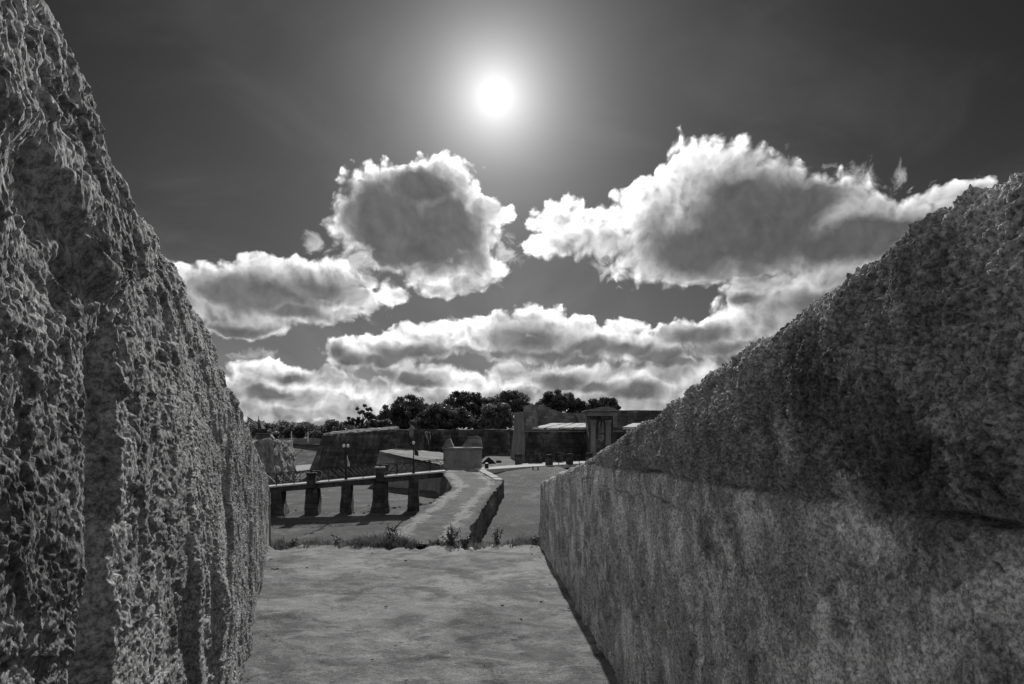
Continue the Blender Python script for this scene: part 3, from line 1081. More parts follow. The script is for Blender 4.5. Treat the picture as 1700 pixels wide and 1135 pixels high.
# ------------------------------------------------------------------ path to the second bridge
bm = bmesh.new()
pa = [P(798, 780, 55.5), P(905, 774, 64.6), P(918, 773.5, 65.5)]
pb = [P(798, 775.5, 60), P(905, 769.5, 70.5), P(918, 769.3, 71.5)]
pz = H - 2.68
top_ = [Vector((q.x, q.y, pz - 0.02 * i)) for i, q in enumerate(pa)] + [Vector((q.x, q.y, pz - 0.02 * i)) for i, q in reversed(list(enumerate(pb)))]
prism(bm, top_, [q + Vector((0, 0, -0.6)) for q in top_])
o = link('path', roughen(bm, 1.5, 0.03, 0.4), M['kerb'])
o['kind'] = 'structure'

# ------------------------------------------------------------------ moat bridge
BA = Vector((XD(517, 50), 50, 0))
BDIR = Vector((0.989, 0.148, 0)).normalized()
BN = Vector((-0.148, 0.989, 0))
SP = 2.47
BW = 2.9


def bp(i, across=0.0, up=0.0):
    """point on the bridge: i piers along, metres across from the near edge, metres above the deck"""
    q = BA + BDIR * (SP * i) + BN * across
    return Vector((q.x, q.y, H - 3.40 + 0.2 * i + up))


def beam_between(bm, p0, p1, across0, across1, lo, hi):
    prism(bm, [bp(p0, across0, hi), bp(p1, across0, hi), bp(p1, across1, hi), bp(p0, across1, hi)],
          [bp(p0, across0, lo), bp(p1, across0, lo), bp(p1, across1, lo), bp(p0, across1, lo)])


I0, I1 = -4.0, 3.98
bridge = empty('moat_bridge', bp(0), 'stone pier footbridge with iron railing crossing the grassy moat', 'bridge')
bm = bmesh.new()
beam_between(bm, I0, I1, 0.0, BW, -0.42, -0.06)
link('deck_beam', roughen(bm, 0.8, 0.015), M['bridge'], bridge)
bm = bmesh.new()
beam_between(bm, I0, I1, -0.07, 0.16, -0.055, 0.045)
link('kerb', roughen(bm, 1.0, 0.012), M['kerb'], bridge)
bm = bmesh.new()
beam_between(bm, I0, I1, 0.165, BW - 0.165, -0.056, 0.0)
link('deck_paving', bm, M['slab'], bridge)
bm = bmesh.new()
beam_between(bm, I0, I1, BW - 0.16, BW + 0.07, -0.055, 0.07)
link('kerb', bm, M['kerb'], bridge)
for i in range(-4, 4):
    bm = bmesh.new()
    big = i in (-2, 0, 2)
    wv = 0.34 if not big else (0.40 if i != 2 else 0.50)
    fl = 0.22 if i == 2 else (0.10 if i != -1 else 0.25)
    zt, zb = bp(i).z - 0.421, H - 6.3
    c0 = bp(i, 0.05)
    n0 = 0.42
    dep = 1.1
    secs = [(1.0, zt, wv, dep), (0.45, None, wv * 1.03 + fl * 0.10, dep), (0.0, None, wv + fl, dep + fl)]
    rings = []
    zs = [zt, zt - (zt - (gz(c0.x, c0.y))) * 0.55, gz(c0.x, c0.y) + 0.25, zb]
    ws = [wv, wv + 0.06, wv + fl * 0.9, wv + fl]
    ds = [-0.02, -0.06, -0.25 * fl - 0.1, -0.35 * fl - 0.1]
    for z_, w_, d_ in zip(zs, ws, ds):
        ring = []
        for sx, ac in ((-1, d_), (1, d_), (1, BW - 0.9), (-1, BW - 0.9)):
            q = BA + BDIR * (SP * i + sx * w_) + BN * ac
            ring.append(bm.verts.new((q.x, q.y, z_)))
        rings.append(ring)
    bm.faces.new(rings[0])
    bm.faces.new(rings[-1][::-1])
    for r0, r1 in zip(rings, rings[1:]):
        for k in range(4):
            j = (k + 1) % 4
            bm.faces.new((r0[k], r0[j], r1[j], r1[k]))
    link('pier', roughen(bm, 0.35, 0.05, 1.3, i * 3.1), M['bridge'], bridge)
# pillars on the big piers, near and far side
for i, ac, cap in ((-2, 0.05, 0), (0, 0.05, 0), (2, 0.05, 1), (0.02, BW - 0.05, 0), (2.1, BW - 0.05, 0)):
    bm = bmesh.new()
    q = bp(i, ac, -0.3)
    box(bm, q, (0.62, 0.62, 0.98), math.atan2(BDIR.y, BDIR.x))
    o = link('pillar', roughen(bm, 0.3, 0.02, 2), M['bridge'], bridge)
    bm = bmesh.new()
    q = bp(i, ac, 0.682)
    box(bm, q, (0.74, 0.74, 0.10), math.atan2(BDIR.y, BDIR.x))
    link('pillar_cap', bm, M['kerb'] if cap else M['bridge'], o)
# railing: posts, rails and crosses
for ac in (0.08, BW - 0.08):
    bm = bmesh.new()
    for u in (0.20, 0.85):
        for k in range(16):
            s0, s1 = I0 + (I1 - I0) * k / 16, I0 + (I1 - I0) * (k + 1) / 16
            bar(bm, bp(s0, ac, u), bp(s1, ac, u), 0.028, 5)
    link('handrail', bm, M['iron'], bridge)
    bm = bmesh.new()
    k = I0
    step = 0.25
    while k < I1 - 0.1:
        bar(bm, bp(k, ac, 0.2), bp(k + step, ac, 0.83), 0.02, 4)
        bar(bm, bp(k + step, ac, 0.2), bp(k, ac, 0.83), 0.02, 4)
        k += step
    link('lattice', bm, M['iron'], bridge)
    k = I0
    while k < I1:
        bm = bmesh.new()
        q = bp(k, ac, 0.065)
        box(bm, q, (0.06, 0.06, 0.86), math.atan2(BDIR.y, BDIR.x))
        link('rail_post', bm, M['iron'], bridge)
        k += 0.5


def lamp(i, double, label):
    q = bp(i, 0.0, 0.07)
    r = empty('lamp_post', q, label, 'lamp post', 'lamp posts on the moat bridge')
    hgt = 2.35 if double else 2.15
    bm = bmesh.new()
    lathe(bm, q, [(0.11, 0), (0.11, 0.12), (0.07, 0.2), (0.05, 0.9), (0.065, 0.95), (0.045, 1.0), (0.035, hgt - 0.1), (0.06, hgt - 0.06), (0.03, hgt)], 10)
    link('pole', bm, M['iron'], r)
    if double:
        bm = bmesh.new()
        a, b = q + BDIR * 0.02 + Vector((0, 0, hgt - 0.12)), None
        for s in (-1, 1):
            m_ = q + BDIR * (0.13 * s) + Vector((0, 0, hgt - 0.25))
            e_ = q + BDIR * (0.15 * s) + Vector((0, 0, hgt - 0.02))
            bar(bm, q + Vector((0, 0, hgt - 0.3)), m_, 0.02, 5)
            bar(bm, m_, e_, 0.02, 5)
        link('bracket', bm, M['iron'], r)
        heads = [q + BDIR * (0.15 * s) + Vector((0, 0, hgt - 0.02)) for s in (-1, 1)]
    else:
        heads = [q + Vector((0, 0, hgt))]
    for hd in heads:
        bm = bmesh.new()
        lathe(bm, hd, [(0.04, 0), (0.08, 0.03), (0.105, 0.10), (0.11, 0.16), (0.085, 0.23), (0.04, 0.27), (0.012, 0.28)], 12)
        link('globe', bm, M['globe'], r, smooth=True)
    return r


lamp(1, True, 'iron lamp post with two pale globes beside a narrow white pennant')
lamp(3, False, 'iron lamp post with one pale globe and a dark banner')


def cloth(name, rows, mat, label, cat='flag', group=None, stripes=None):
    """thin folded cloth from a grid of points, closed with a real thickness"""
    g = np.array([[tuple(p) for p in r] for r in rows])
    R, C = g.shape[:2]
    b = g + np.array([0.0, 0.012, 0.0])
    v = np.concatenate([g.reshape(-1, 3), b.reshape(-1, 3)])
    f = list(grid_faces(R, C)) + [q[::-1] + R * C for q in grid_faces(R, C)]
    rim = [i for i in range(C)] + [r * C + C - 1 for r in range(1, R)] + [(R - 1) * C + i for i in range(C - 2, -1, -1)] + [r * C for r in range(R - 2, 0, -1)]
    for i in range(len(rim)):
        a_, b_ = rim[i], rim[(i + 1) % len(rim)]
        f.append(np.array([b_, a_, a_ + R * C, b_ + R * C]))
    me = np_mesh(name, v, np.array(f))
    o = link(name, me, mat)
    tag(o, label, cat, group)
    return o


# pennant hanging at the double lamp, dark banner on the single one
q = bp(1, -0.03, 0.0)
rows = [[q + BDIR * (0.10 + (0.02 + 0.34 * (k / 7) ** 0.8) * 0.5 * s * 0.55 + 0.10 * (k / 7)) + Vector((0, -0.06 * math.sin(k), 1.85 - 0.12 * k)) for s in (-1, 0, 1)] for k in range(8)]
cloth('pennant', rows, M['cloth_l'], 'narrow white pennant hanging from the double lamp post', 'pennant')
q = bp(3, -0.03, 0.0)
rows = [[q + BDIR * (0.06 + 0.30 * s) + Vector((0, -0.03 * math.sin(s * 4), 1.98 - 0.52 * k / 4 - 0.30 * s * (1 - 0.6 * k / 4))) for s in (0, .33, .66, 1)] for k in range(5)]
cloth('banner', rows, M['cloth_d'], 'dark banner drooping from the single lamp post', 'banner')

# ------------------------------------------------------------------ gate blocks at the bridge end
GD = 57.5
gate = empty('guard_block', P(773, 780, GD), 'squat stone guard block with two flared merlons at the end of footbridge', 'guard post')
zb = H - 2.9
c = P(773.5, 780, GD)
lp = P(736, 780, GD + 0.9)
rp = P(800, 780, GD + 2.4)
bk = Vector((-0.3, 3.4, 0))
ztop_ = P(773, 746, GD).z
ft = [Vector((lp.x, lp.y, 0)), Vector((c.x, c.y, 0)), Vector((rp.x, rp.y, 0)), Vector((rp.x, rp.y, 0)) + bk, Vector((lp.x, lp.y, 0)) + bk]


def ringz(ft, z, grow=0.0):
    cx = sum((p.x for p in ft)) / len(ft)
    cy = sum((p.y for p in ft)) / len(ft)
    return [Vector((p.x + (grow if p.x > cx else -grow), p.y + (grow if p.y > cy else -grow), z)) for p in ft]


bm = bmesh.new()
prism(bm, ringz(ft, ztop_), ringz(ft, zb))
link('body', roughen(bm, 0.4, 0.025, 1.2), M['gate'], gate)
bm = bmesh.new()
prism(bm, ringz(ft, ztop_ + 0.14, 0.10), ringz(ft, ztop_ + 0.003, 0.10))
link('cornice', roughen(bm, 0.5, 0.02, 1.2), M['gate'], gate)
for prof, d0, dep in (([(734.5, 743), (737, 736), (741, 729), (747, 728), (750, 735), (753, 742)], GD + 0.9, 1.0),
                      ([(766, 742), (771, 736), (776, 729), (779, 724), (790, 723), (798, 726), (800, 742)], GD + 0.9, 1.0)):
    bm = bmesh.new()
    A = [P(x_, y_, d0) for x_, y_ in prof]
    A = [Vector((p.x, p.y, max(p.z, ztop_ + 0.13))) for p in A]
    prism(bm, A, [p + Vector((0, dep, 0)) for p in A])
    link('merlon', roughen(bm, 0.4, 0.022, 1.5), M['block'], gate)

# ------------------------------------------------------------------ second bridge
b2 = empty('gate_bridge', P(930, 772, 66), 'short drawbridge with stone posts leading from pale path to the gate', 'bridge')
q0, q1 = Vector((XD(911, 65.5), 65.5, pz - 0.05)), Vector((XD(1010, 72), 72, pz + 0.05))
d2 = (q1 - q0).normalized()
n2 = Vector((-d2.y, d2.x, 0)).normalized()
bm = bmesh.new()
prism(bm, [q0, q1, q1 + n2 * 4.5, q0 + n2 * 4.5], [q + Vector((0, 0, -0.35)) for q in (q0, q1, q1 + n2 * 4.5, q0 + n2 * 4.5)])
link('deck', roughen(bm, 1.2, 0.01), M['kerb'], b2)
bm = bmesh.new()
for t in (0.30, 0.75):
    q = q0.lerp(q1, t) + n2 * 2.2
    box(bm, (q.x, q.y, H - 6.5), (0.9, 3.6, 3.4), math.atan2(d2.y, d2.x))
link('pier', bm, M['bridge'], b2)
L2 = (q1 - q0).length
for s_, ac in ((0.15, 0.1), (3.15, 0.1), (0.1, 4.2), (3.1, 4.2), (6.2, 0.1), (6.2, 4.2)):
    q = q0 + d2 * s_ + n2 * ac
    bm = bmesh.new()
    box(bm, (q.x, q.y, q.z - 0.05), (0.52, 0.52, 0.95), math.atan2(d2.y, d2.x))
    box(bm, (q.x, q.y, q.z + 0.902), (0.64, 0.64, 0.12), math.atan2(d2.y, d2.x), 0.8)
    link('stone_post', roughen(bm, 0.3, 0.015), M['bridge'], b2)
for ac in (0.1, 4.2):
    bm = bmesh.new()
    for u in (0.25, 0.8):
        bar(bm, q0 + n2 * ac + Vector((0, 0, u)), q1 + n2 * ac + Vector((0, 0, u)), 0.025, 5)
    for k in range(int(L2 / 0.75)):
        a = q0 + d2 * (0.75 * k) + n2 * ac
        bar(bm, a + Vector((0, 0, 0.25)), a + d2 * 0.75 + Vector((0, 0, 0.8)), 0.016, 4)
    link('railing', bm, M['iron'], b2)
    for k in range(int(L2 / 1.5)):
        q = q0 + d2 * (1.55 * (k + 1)) + n2 * ac
        bm = bmesh.new()
        box(bm, (q.x, q.y, q.z + 0.01), (0.07, 0.07, 0.82))
        link('rail_post', bm, M['iron'], b2)


# ------------------------------------------------------------------ ramparts
def rampart(bm, pts, back=4.0, batter=1.2, zb=None, flare=0.0, rise=0.0):
    """front polyline of (px, py_top, D); the foot stands `batter` nearer; solid to the back"""
    T_, B_, TB, BB = [], [], [], []
    for px, py, D in pts:
        t = P(px, py, D)
        T_.append(t)
        f_ = Vector((t.x, t.y, 0)).normalized()
        B_.append(Vector((t.x - f_.x * batter, t.y - f_.y * batter, zb)))
        TB.append(t + Vector((0, back, rise)))
        BB.append(Vector((t.x, t.y + back, zb)))
    B_[0].x -= flare
    BB[0].x -= flare
    n = len(pts)
    mk = lambda L: [bm.verts.new(v) for v in L]
    a, b, c_, d_ = mk(T_), mk(B_), mk(TB), mk(BB)
    for i in range(n - 1):
        bm.faces.new((a[i], b[i], b[i + 1], a[i + 1]))
        bm.faces.new((a[i], a[i + 1], c_[i + 1], c_[i]))
        bm.faces.new((c_[i], c_[i + 1], d_[i + 1], d_[i]))
        bm.faces.new((b[i + 1], b[i], d_[i], d_[i + 1]))
    bm.faces.new((a[0], c_[0], d_[0], b[0]))
    bm.faces.new((a[-1], b[-1], d_[-1], c_[-1]))


MOAT = H - 6.4
# left bastion
lb = empty('left_bastion', P(620, 770, 100), 'dark battered bastion wall with overgrown face, behind the footbridge', 'rampart')
bm = bmesh.new()
rampart(bm, [(536, 722.5, 112), (575, 719, 106), (620, 716.5, 100), (703, 716.5, 95)], 12, 2.2, MOAT, 2.6)
link('scarp', roughen(bm, 1.6, 0.22, 0.5, 1.0), M['wall_veg'], lb)
bm = bmesh.new()
rampart(bm, [(618, 715, 100.1), (640, 713.5, 98.6), (703, 712.5, 95.1)], 1.6, 0.0, P(640, 717.5, 99).z)
link('parapet', roughen(bm, 0.8, 0.10, 0.9, 5.0), M['wall_old'], lb)
bm = bmesh.new()
rampart(bm, [(537, 721.0, 111.6), (575, 717.5, 106.5), (622, 714.5, 101.0), (652, 713.0, 99.5)], 7, 0.3, P(575, 723, 106).z, 0, 0.55)
link('turf_bank', roughen(bm, 0.7, 0.25, 0.9, 8.0), M['glacis'], lb)
# curtain
cu = empty('curtain_wall', P(780, 770, 106), 'long dark curtain wall running behind guard block below the trees', 'rampart')
bm = bmesh.new()
rampart(bm, [(702, 716.5, 108), (780, 716, 107), (862, 716.5, 104)], 6, 1.4, MOAT)
link('scarp', roughen(bm, 1.8, 0.18, 0.5, 3.0), M['wall_veg'], cu)
bm = bmesh.new()
rampart(bm, [(702, 712.5, 108.2), (745, 713.0, 107.6), (800, 712.2, 106.8), (862, 713, 104.2)], 1.5, 0, P(780, 717.5, 107).z)
link('parapet', roughen(bm, 0.9, 0.10, 0.9, 9.0), M['wall_old'], cu)

# corner sentry turret
q = P(683, 717, 95.5)
st = empty('sentry_turret', q, 'small domed stone sentry turret on the corner of the dark bastion', 'sentry box')
bm = bmesh.new()
lathe(bm, q + Vector((0, 0.6, -0.4)), [(0.25, -0.4), (0.42, 0.0), (0.44, 0.06), (0.39, 0.12), (0.39, 0.82)], 12)
link('body', roughen(bm, 0.4, 0.02, 2), M['gate'], st)
bm = bmesh.new()
lathe(bm, q + Vector((0, 0.6, 0.42)), [(0.46, 0), (0.46, 0.06), (0.39, 0.12), (0.31, 0.28), (0.17, 0.42), (0.05, 0.48), (0.05, 0.6)], 12)
link('dome', bm, M['gate'], st)

# low ravelin with grass top
rv = empty('low_redoubt', P(680, 780, 78), 'low flat redoubt with battered wall and sunlit grass top, left of guard block', 'rampart')
bm = bmesh.new()
A = [P(629, 749, 80), P(722, 761.5, 70), P(740, 762, 68.5), P(742, 752.5, 80), P(664, 743.5, 96)]
zt_ = H - 1.62
A = [P(629, 748.5, 84), P(722, 761.5, 70), P(731, 771, 65), P(748, 770, 66), P(748, 752.5, 84), P(664, 743.5, 100)]
B = [Vector((p.x * 1.0, p.y - (0.9 if i < 3 else 0), MOAT)) for i, p in enumerate(A)]
B[0].x -= 0.9
prism(bm, [p + Vector((0, 0, -0.35)) for p in A], B)
link('scarp', roughen(bm, 1.2, 0.08, 0.7), M['wall_light'], rv)
bm = bmesh.new()
prism(bm, A, [p + Vector((0, 0, -0.345)) for p in A])
link('grass_top', roughen(bm, 1.0, 0.05, 0.7), M['glacis'], rv)

# right bastion with the gate
rb = empty('gate_rampart', P(900, 765, 81), 'high stone rampart with parapet and stained scarp beside the gate portal', 'rampart')
bm = bmesh.new()
rampart(bm, [(853, 716, 90), (872.3, 716.5, 80.03)], 5, 1.7, MOAT, 0.9)
link('flank_scarp', roughen(bm, 1.0, 0.07, 0.6, 6.0), M['wall_light'], rb)
bm = bmesh.new()
rampart(bm, [(872, 716.5, 80), (985, 716.5, 82), (1120, 714, 86), (1400, 712, 94)], 5, 1.7, MOAT)
link('scarp', roughen(bm, 1.4, 0.12, 0.5, 4.0), M['wall_veg'], rb)
bm = bmesh.new()
rampart(bm, [(852.5, 714.4, 90), (871.7, 714.6, 79.9), (985, 714.8, 81.9), (1120, 712.5, 85.9), (1400, 710.5, 93.9)], 0.7, -0.0, P(900, 716.8, 80).z)
link('cordon', roughen(bm, 1.0, 0.05, 0.8), M['wall_light'], rb)
# breast of the parapet between cordon and slabs
bm = bmesh.new()
rampart(bm, [(853.5, 686, 90.4), (859, 684.5, 87.3), (870, 683, 80.6)], 3.0, 0.25, P(860, 714.9, 85).z)
link('flank_wall', roughen(bm, 0.8, 0.07, 0.8), M['wall_light'], rb)
bm = bmesh.new()
rampart(bm, [(870.3, 710, 80.5), (985, 710, 82.2), (1120, 707, 86.2), (1400, 705, 94)], 13, 0.1, P(900, 714.7, 80.3).z)
link('breast_wall', roughen(bm, 0.8, 0.05, 0.8), M['wall_old'], rb)
# sloping merlon tops, split by embrasures
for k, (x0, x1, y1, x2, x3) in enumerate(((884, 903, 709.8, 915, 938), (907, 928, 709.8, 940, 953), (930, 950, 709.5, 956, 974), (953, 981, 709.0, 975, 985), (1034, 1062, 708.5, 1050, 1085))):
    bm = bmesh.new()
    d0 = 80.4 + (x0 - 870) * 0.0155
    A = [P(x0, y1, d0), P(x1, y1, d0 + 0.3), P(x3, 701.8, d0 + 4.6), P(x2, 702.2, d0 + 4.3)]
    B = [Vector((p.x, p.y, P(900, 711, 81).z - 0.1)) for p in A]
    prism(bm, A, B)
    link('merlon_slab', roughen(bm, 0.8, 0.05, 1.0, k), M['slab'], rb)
# tall parapet behind
bm = bmesh.new()
prof = [(869.5, 716), (869.5, 676), (871, 673.6), (876, 673), (877, 671.8), (884, 671.4), (890, 672.6), (899, 671.6), (906, 673), (908, 675.2), (913, 677), (917, 680), (923, 681.4), (927, 684), (936, 686), (944, 685.4), (955, 686.5), (968, 685.4), (982, 686), (1025, 682), (1025, 716)]
A = [P(x_, y_, 93.0) for x_, y_ in prof]
prism(bm, A, [p + Vector((0, 1.4, 0)) for p in A])
link('parapet', roughen(bm, 0.7, 0.06, 0.9), M['block'], rb)
bm = bmesh.new()
A = [P(x_, y_, 80.7) for x_, y_ in [(870, 715), (870, 674), (872, 672.5), (886, 672.5), (887, 715)]]
prism(bm, A, [p + Vector((1.0, 12.2, 0)) for p in A])
link('buttress', roughen(bm, 0.7, 0.05, 0.9), M['block'], rb)
bm = bmesh.new()
A = [P(x_, y_, 91.6) for x_, y_ in [(955, 688), (961, 687), (969, 703), (962, 703)]]
prism(bm, A, [p + Vector((0, 1.38, 0)) for p in A])
link('stair_ramp', roughen(bm, 0.6, 0.04), M['wall_light'], rb)
bm = bmesh.new()
A = [P(x_, y_, 96.5) for x_, y_ in [(1016, 716), (1016, 680.5), (1060, 680.8), (1066, 682), (1110, 681), (1500, 681), (1500, 716)]]
prism(bm, A, [p + Vector((0, 1.6, 0)) for p in A])
link('parapet', roughen(bm, 1.0, 0.05, 0.9), M['wall_old'], rb)

# gate portal
gp = empty('gate_portal', P(998, 765, 78), 'carved stone gate portal with paired columns and a pediment on the rampart', 'gate')
PD = 78.0


def slab_px(bm, x0, x1, y0, y1, d0, d1):
    A = [P(x0, y1, d0), P(x1, y1, d0), P(x1, y0, d0), P(x0, y0, d0)]
    prism(bm, A, [Vector((p.x, d1, p.z)) for p in A])


bm = bmesh.new()
A = [P(x_, y_, PD + 0.6) for x_, y_ in [(978, 800), (978, 690), (1018, 690), (1018, 800), (1004.5, 800), (1004.5, 735), (992.5, 735), (992.5, 800)]]
prism(bm, A, [Vector((p.x, PD + 4.2, p.z)) for p in A])
link('front', roughen(bm, 0.5, 0.02, 1), M['wall_old'], gp)
bm = bmesh.new()
slab_px(bm, 991, 1006, 733, 800, PD + 2.6, PD + 2.8)
link('door', bm, M['dark'], gp)
for x0, x1 in ((980, 990), (1004.5, 1014.5)):
    a = P((x0 + x1) / 2, 770, PD + 0.55)
    r = (x1 - x0) / 2 / F * PD
    hgt = (770 - 697) / F * PD
    bm = bmesh.new()
    lathe(bm, a + Vector((0, 0, -1.2)), [(r * 1.15, 0), (r * 1.15, 1.35), (r, 1.45), (r * 0.9, hgt + 0.7), (r * 1.0, hgt + 0.75), (r * 0.95, hgt + 0.8), (r * 1.2, hgt + 1.0), (r * 1.2, hgt + 1.2)], 16)
    link('column', bm, M['gate'], gp, smooth=False)
bm = bmesh.new()
slab_px(bm, 976.5, 1019, 682.5, 690.2, PD - 0.25, PD + 4.1)
slab_px(bm, 972, 1027, 680.2, 682.4, PD - 0.55, PD + 4.3)
link('entablature', roughen(bm, 0.5, 0.02, 1), M['gate'], gp)
bm = bmesh.new()
A = [P(x_, y_, PD - 0.2) for x_, y_ in [(980, 680.3), (986, 678), (997, 675.5), (1010, 675), (1014, 677.5), (1022, 678), (1024, 680.3)]]
prism(bm, A, [p + Vector((0, 3.5, 0)) for p in A])
link('pediment', roughen(bm, 0.5, 0.03, 1), M['gate'], gp)
# carved arms between the columns: a shield under a crown with hanging scrolls
bm = bmesh.new()
cx_ = 998
A = [P(x_, y_, PD + 0.5) for x_, y_ in [(993.5, 722), (993.5, 728), (996, 732), (998.2, 733.5), (1000.5, 732), (1003, 728), (1003, 722), (998, 720)]]
prism(bm, A, [p + Vector((0, 0.12, 0)) for p in A])
A = [P(x_, y_, PD + 0.45) for x_, y_ in [(995, 719), (994, 708), (996.5, 712), (998, 705), (999.5, 712), (1002, 708), (1001, 719)]]
prism(bm, A, [p + Vector((0, 0.16, 0)) for p in A])
for s_ in (-1, 1):
    for k in range(5):
        a = P(cx_ + s_ * (2.2 + 0.5 * k), 700 + 4 * k, PD + 0.52)
        b = P(cx_ + s_ * (2.2 + 0.5 * (k + 1)), 700 + 4 * (k + 1), PD + 0.52)
        bar(bm, a, b, 0.10, 6)
link('carved_arms', bm, M['block'], gp)

# ------------------------------------------------------------------ far left: ruined scarp, wall, flags, posts
rr = empty('ruined_scarp', P(460, 780, 82), 'pale ruined scarp wall with rain grooves at left end of footbridge', 'ruin')
bm = bmesh.new()
fx = lambda px, D, z: Vector((XD(px, D), D, H + z))
A = [fx(446, 80, -0.55), fx(455, 79, -0.75), fx(487, 92, -0.72), fx(470, 104, -0.6), fx(400, 104, -0.6), fx(400, 80, -0.5)]
B = [fx(446, 79, -6.2), fx(458, 77.5, -6.2), fx(493, 88.0, -6.2), fx(478, 104, -6.2), fx(400, 104, -6.2), fx(400, 79, -6.2)]
prism(bm, A, B)
link('scarp', roughen(bm, 0.55, 0.55, 0.55, 3.3), M['ruin'], rr)
bm = bmesh.new()
A = [fx(450, 80.5, 0.3), fx(455, 80, -0.2), fx(456, 82, -0.1), fx(451, 83, 0.35)]
prism(bm, A, [Vector((p.x, p.y, H - 0.9)) for p in A])
link('broken_pier', roughen(bm, 0.4, 0.08, 1.0), M['ruin'], rr)
hw = empty('low_house', P(440, 735, 92), 'plain low masonry house behind the ruined scarp under two flags', 'house')
bm = bmesh.new()
A = [fx(425, 92, 0.42), fx(454, 92, 0.38), fx(453, 98, 0.38), fx(425, 98, 0.42)]
prism(bm, A, [Vector((p.x, p.y, H - 2.2)) for p in A])
link('wall', roughen(bm, 1.0, 0.03, 0.7), M['wall_old'], hw)
bm = bmesh.new()
A = [fx(424.5, 91.8, 0.52), fx(454.6, 91.8, 0.48), fx(453.6, 98.2, 0.48), fx(424.5, 98.2, 0.52)]
prism(bm, A, [p + Vector((0, 0, -0.094)) for p in A])
link('roof', bm, M['wall_light'], hw)
for px, yt, lab in ((411.5, 690, 'thin flagpole carrying the dark striped flag above low house'), (429, 690, 'thin leaning flagpole carrying the pale drooping flag above low house')):
    b_ = P(px, 738, 95)
    t_ = P(px, yt, 95)
    bm = bmesh.new()
    bar(bm, b_, t_, 0.06, 6, 0.04)
    tag(link('flagpole', bm, M['iron'], None), lab, 'flagpole', 'flagpoles above the low house')
# striped flag blown to the right: five stripes, each folded cloth, one mesh per tone
rows = []
for k in range(6):
    rows.append([P(411.5 + 17 * s, 692 + 1.6 * k + 12 * s - 2.0 * math.sin(s * 5) * 0.4, 95 - 0.2 * math.sin(6 * s)) for s in np.linspace(0, 1, 10)])
fm, T, b = new_mat('striped_cloth')
x, y, z = T.sep(coords(T))
# stripes run along the fly, which droops to the right
hgt0 = P(411.5, 692, 95)
sl = (12 / 17.0)
tt = T.m('DIVIDE', T.m('SUBTRACT', hgt0.z, T.m('ADD', z, T.m('MULTIPLY', T.m('SUBTRACT', x, hgt0.x), sl))), 8.0 / F * 95)
stp = T.m('MODULO', T.m('FLOOR', T.m('MULTIPLY', T.m('ADD', tt, 0.02), 5.0)), 2.0)
set_grey(T, b, T.mix(stp, 0.03, 0.65))
cloth('flag', rows, fm, 'dark and pale striped flag streaming beside the parapet wall top', 'flag', 'flags above the low house')
rows = []
for k in range(8):
    rows.append([P(429 + (k / 7) * 11 * (0.5 + 0.5 * s) + 1.2 * s * (k > 0), 691.5 + 2.9 * k - 4 * s * (k / 7) + 3.5 * s, 95 - 0.15 * math.sin(k + 2 * s)) for s in np.linspace(0, 1, 4)])
cloth('flag', rows, M['cloth_l'], 'pale flag drooping in a long narrow triangle above low house', 'flag', 'flags above the low house')
for px, lab in ((484, 'thin white post on the far bank nearer the ruined scarp'), (511.5, 'thin white post on far bank nearer the dark bastion')):
    b_ = P(px, 731, 140)
    bm = bmesh.new()
    box(bm, (b_.x, b_.y, b_.z - 0.4), (0.20, 0.20, 2.2), 0.2, 0.8)
    tag(link('post', bm, M['white']), lab, 'post', 'white posts on the far bank')
bm = bmesh.new()
A = [P(455, 727.5, 141), P(540, 727, 141), P(540, 727, 142), P(455, 727.5, 142)]
prism(bm, A, [p + Vector((0, 0, -1.2)) for p in A])
tag(link('bank_wall', roughen(bm, 1.2, 0.08, 0.7), M['wall_light']), 'low grey wall along the far bank below the distant trees', 'wall')
# pale track at the foot of the far bank
bm = bmesh.new()
A = [P(488, 770.5, 118), P(520, 768.5, 122), P(521, 767, 126), P(492, 768, 124)]
A = [Vector((p.x, p.y, gz(p.x, p.y) + 0.12)) for p in A]
prism(bm, A, [p + Vector((0, 0, -0.5)) for p in A])
o = link('track', bm, M['kerb'])
o['kind'] = 'structure'

# house with pale hip roof among the trees
ho = empty('hipped_house', P(640, 715, 150), 'house with pale hipped roof half hidden among the trees', 'house')
bm = bmesh.new()
A = [P(618, 692, 146), P(690, 692, 146), P(690, 692, 158), P(618, 692, 158)]
prism(bm, A, [Vector((p.x, p.y, H - 1.2)) for p in A])
link('wall', bm, M['gate'], ho)
bm = bmesh.new()
z0, z1 = P(618, 691.7, 146).z, P(640, 683.5, 150).z
e = [Vector((p.x, p.y, z0)) for p in (P(613.5, 692, 145), P(694, 692, 145), P(692, 692, 159.5), P(612, 692, 159.5))]
rg = [Vector((XD(639, 152), 152, z1)), Vector((XD(672, 152), 152, z1))]
vv = [bm.verts.new(v) for v in e + rg]
for f in ((0, 1, 5, 4), (1, 2, 5), (2, 3, 4, 5), (3, 0, 4), (3, 2, 1, 0)):
    bm.faces.new([vv[i] for i in f])
link('roof', bm, M['roof'], ho)
wb = P(817, 714, 118)
bm = bmesh.new()
box(bm, (wb.x, wb.y, H + 0.4), (1.6, 0.8, 1.1), 0.1)
tag(link('white_plinth', roughen(bm, 0.4, 0.03), M['white']), 'small white plinth on the curtain wall under the trees', 'plinth')

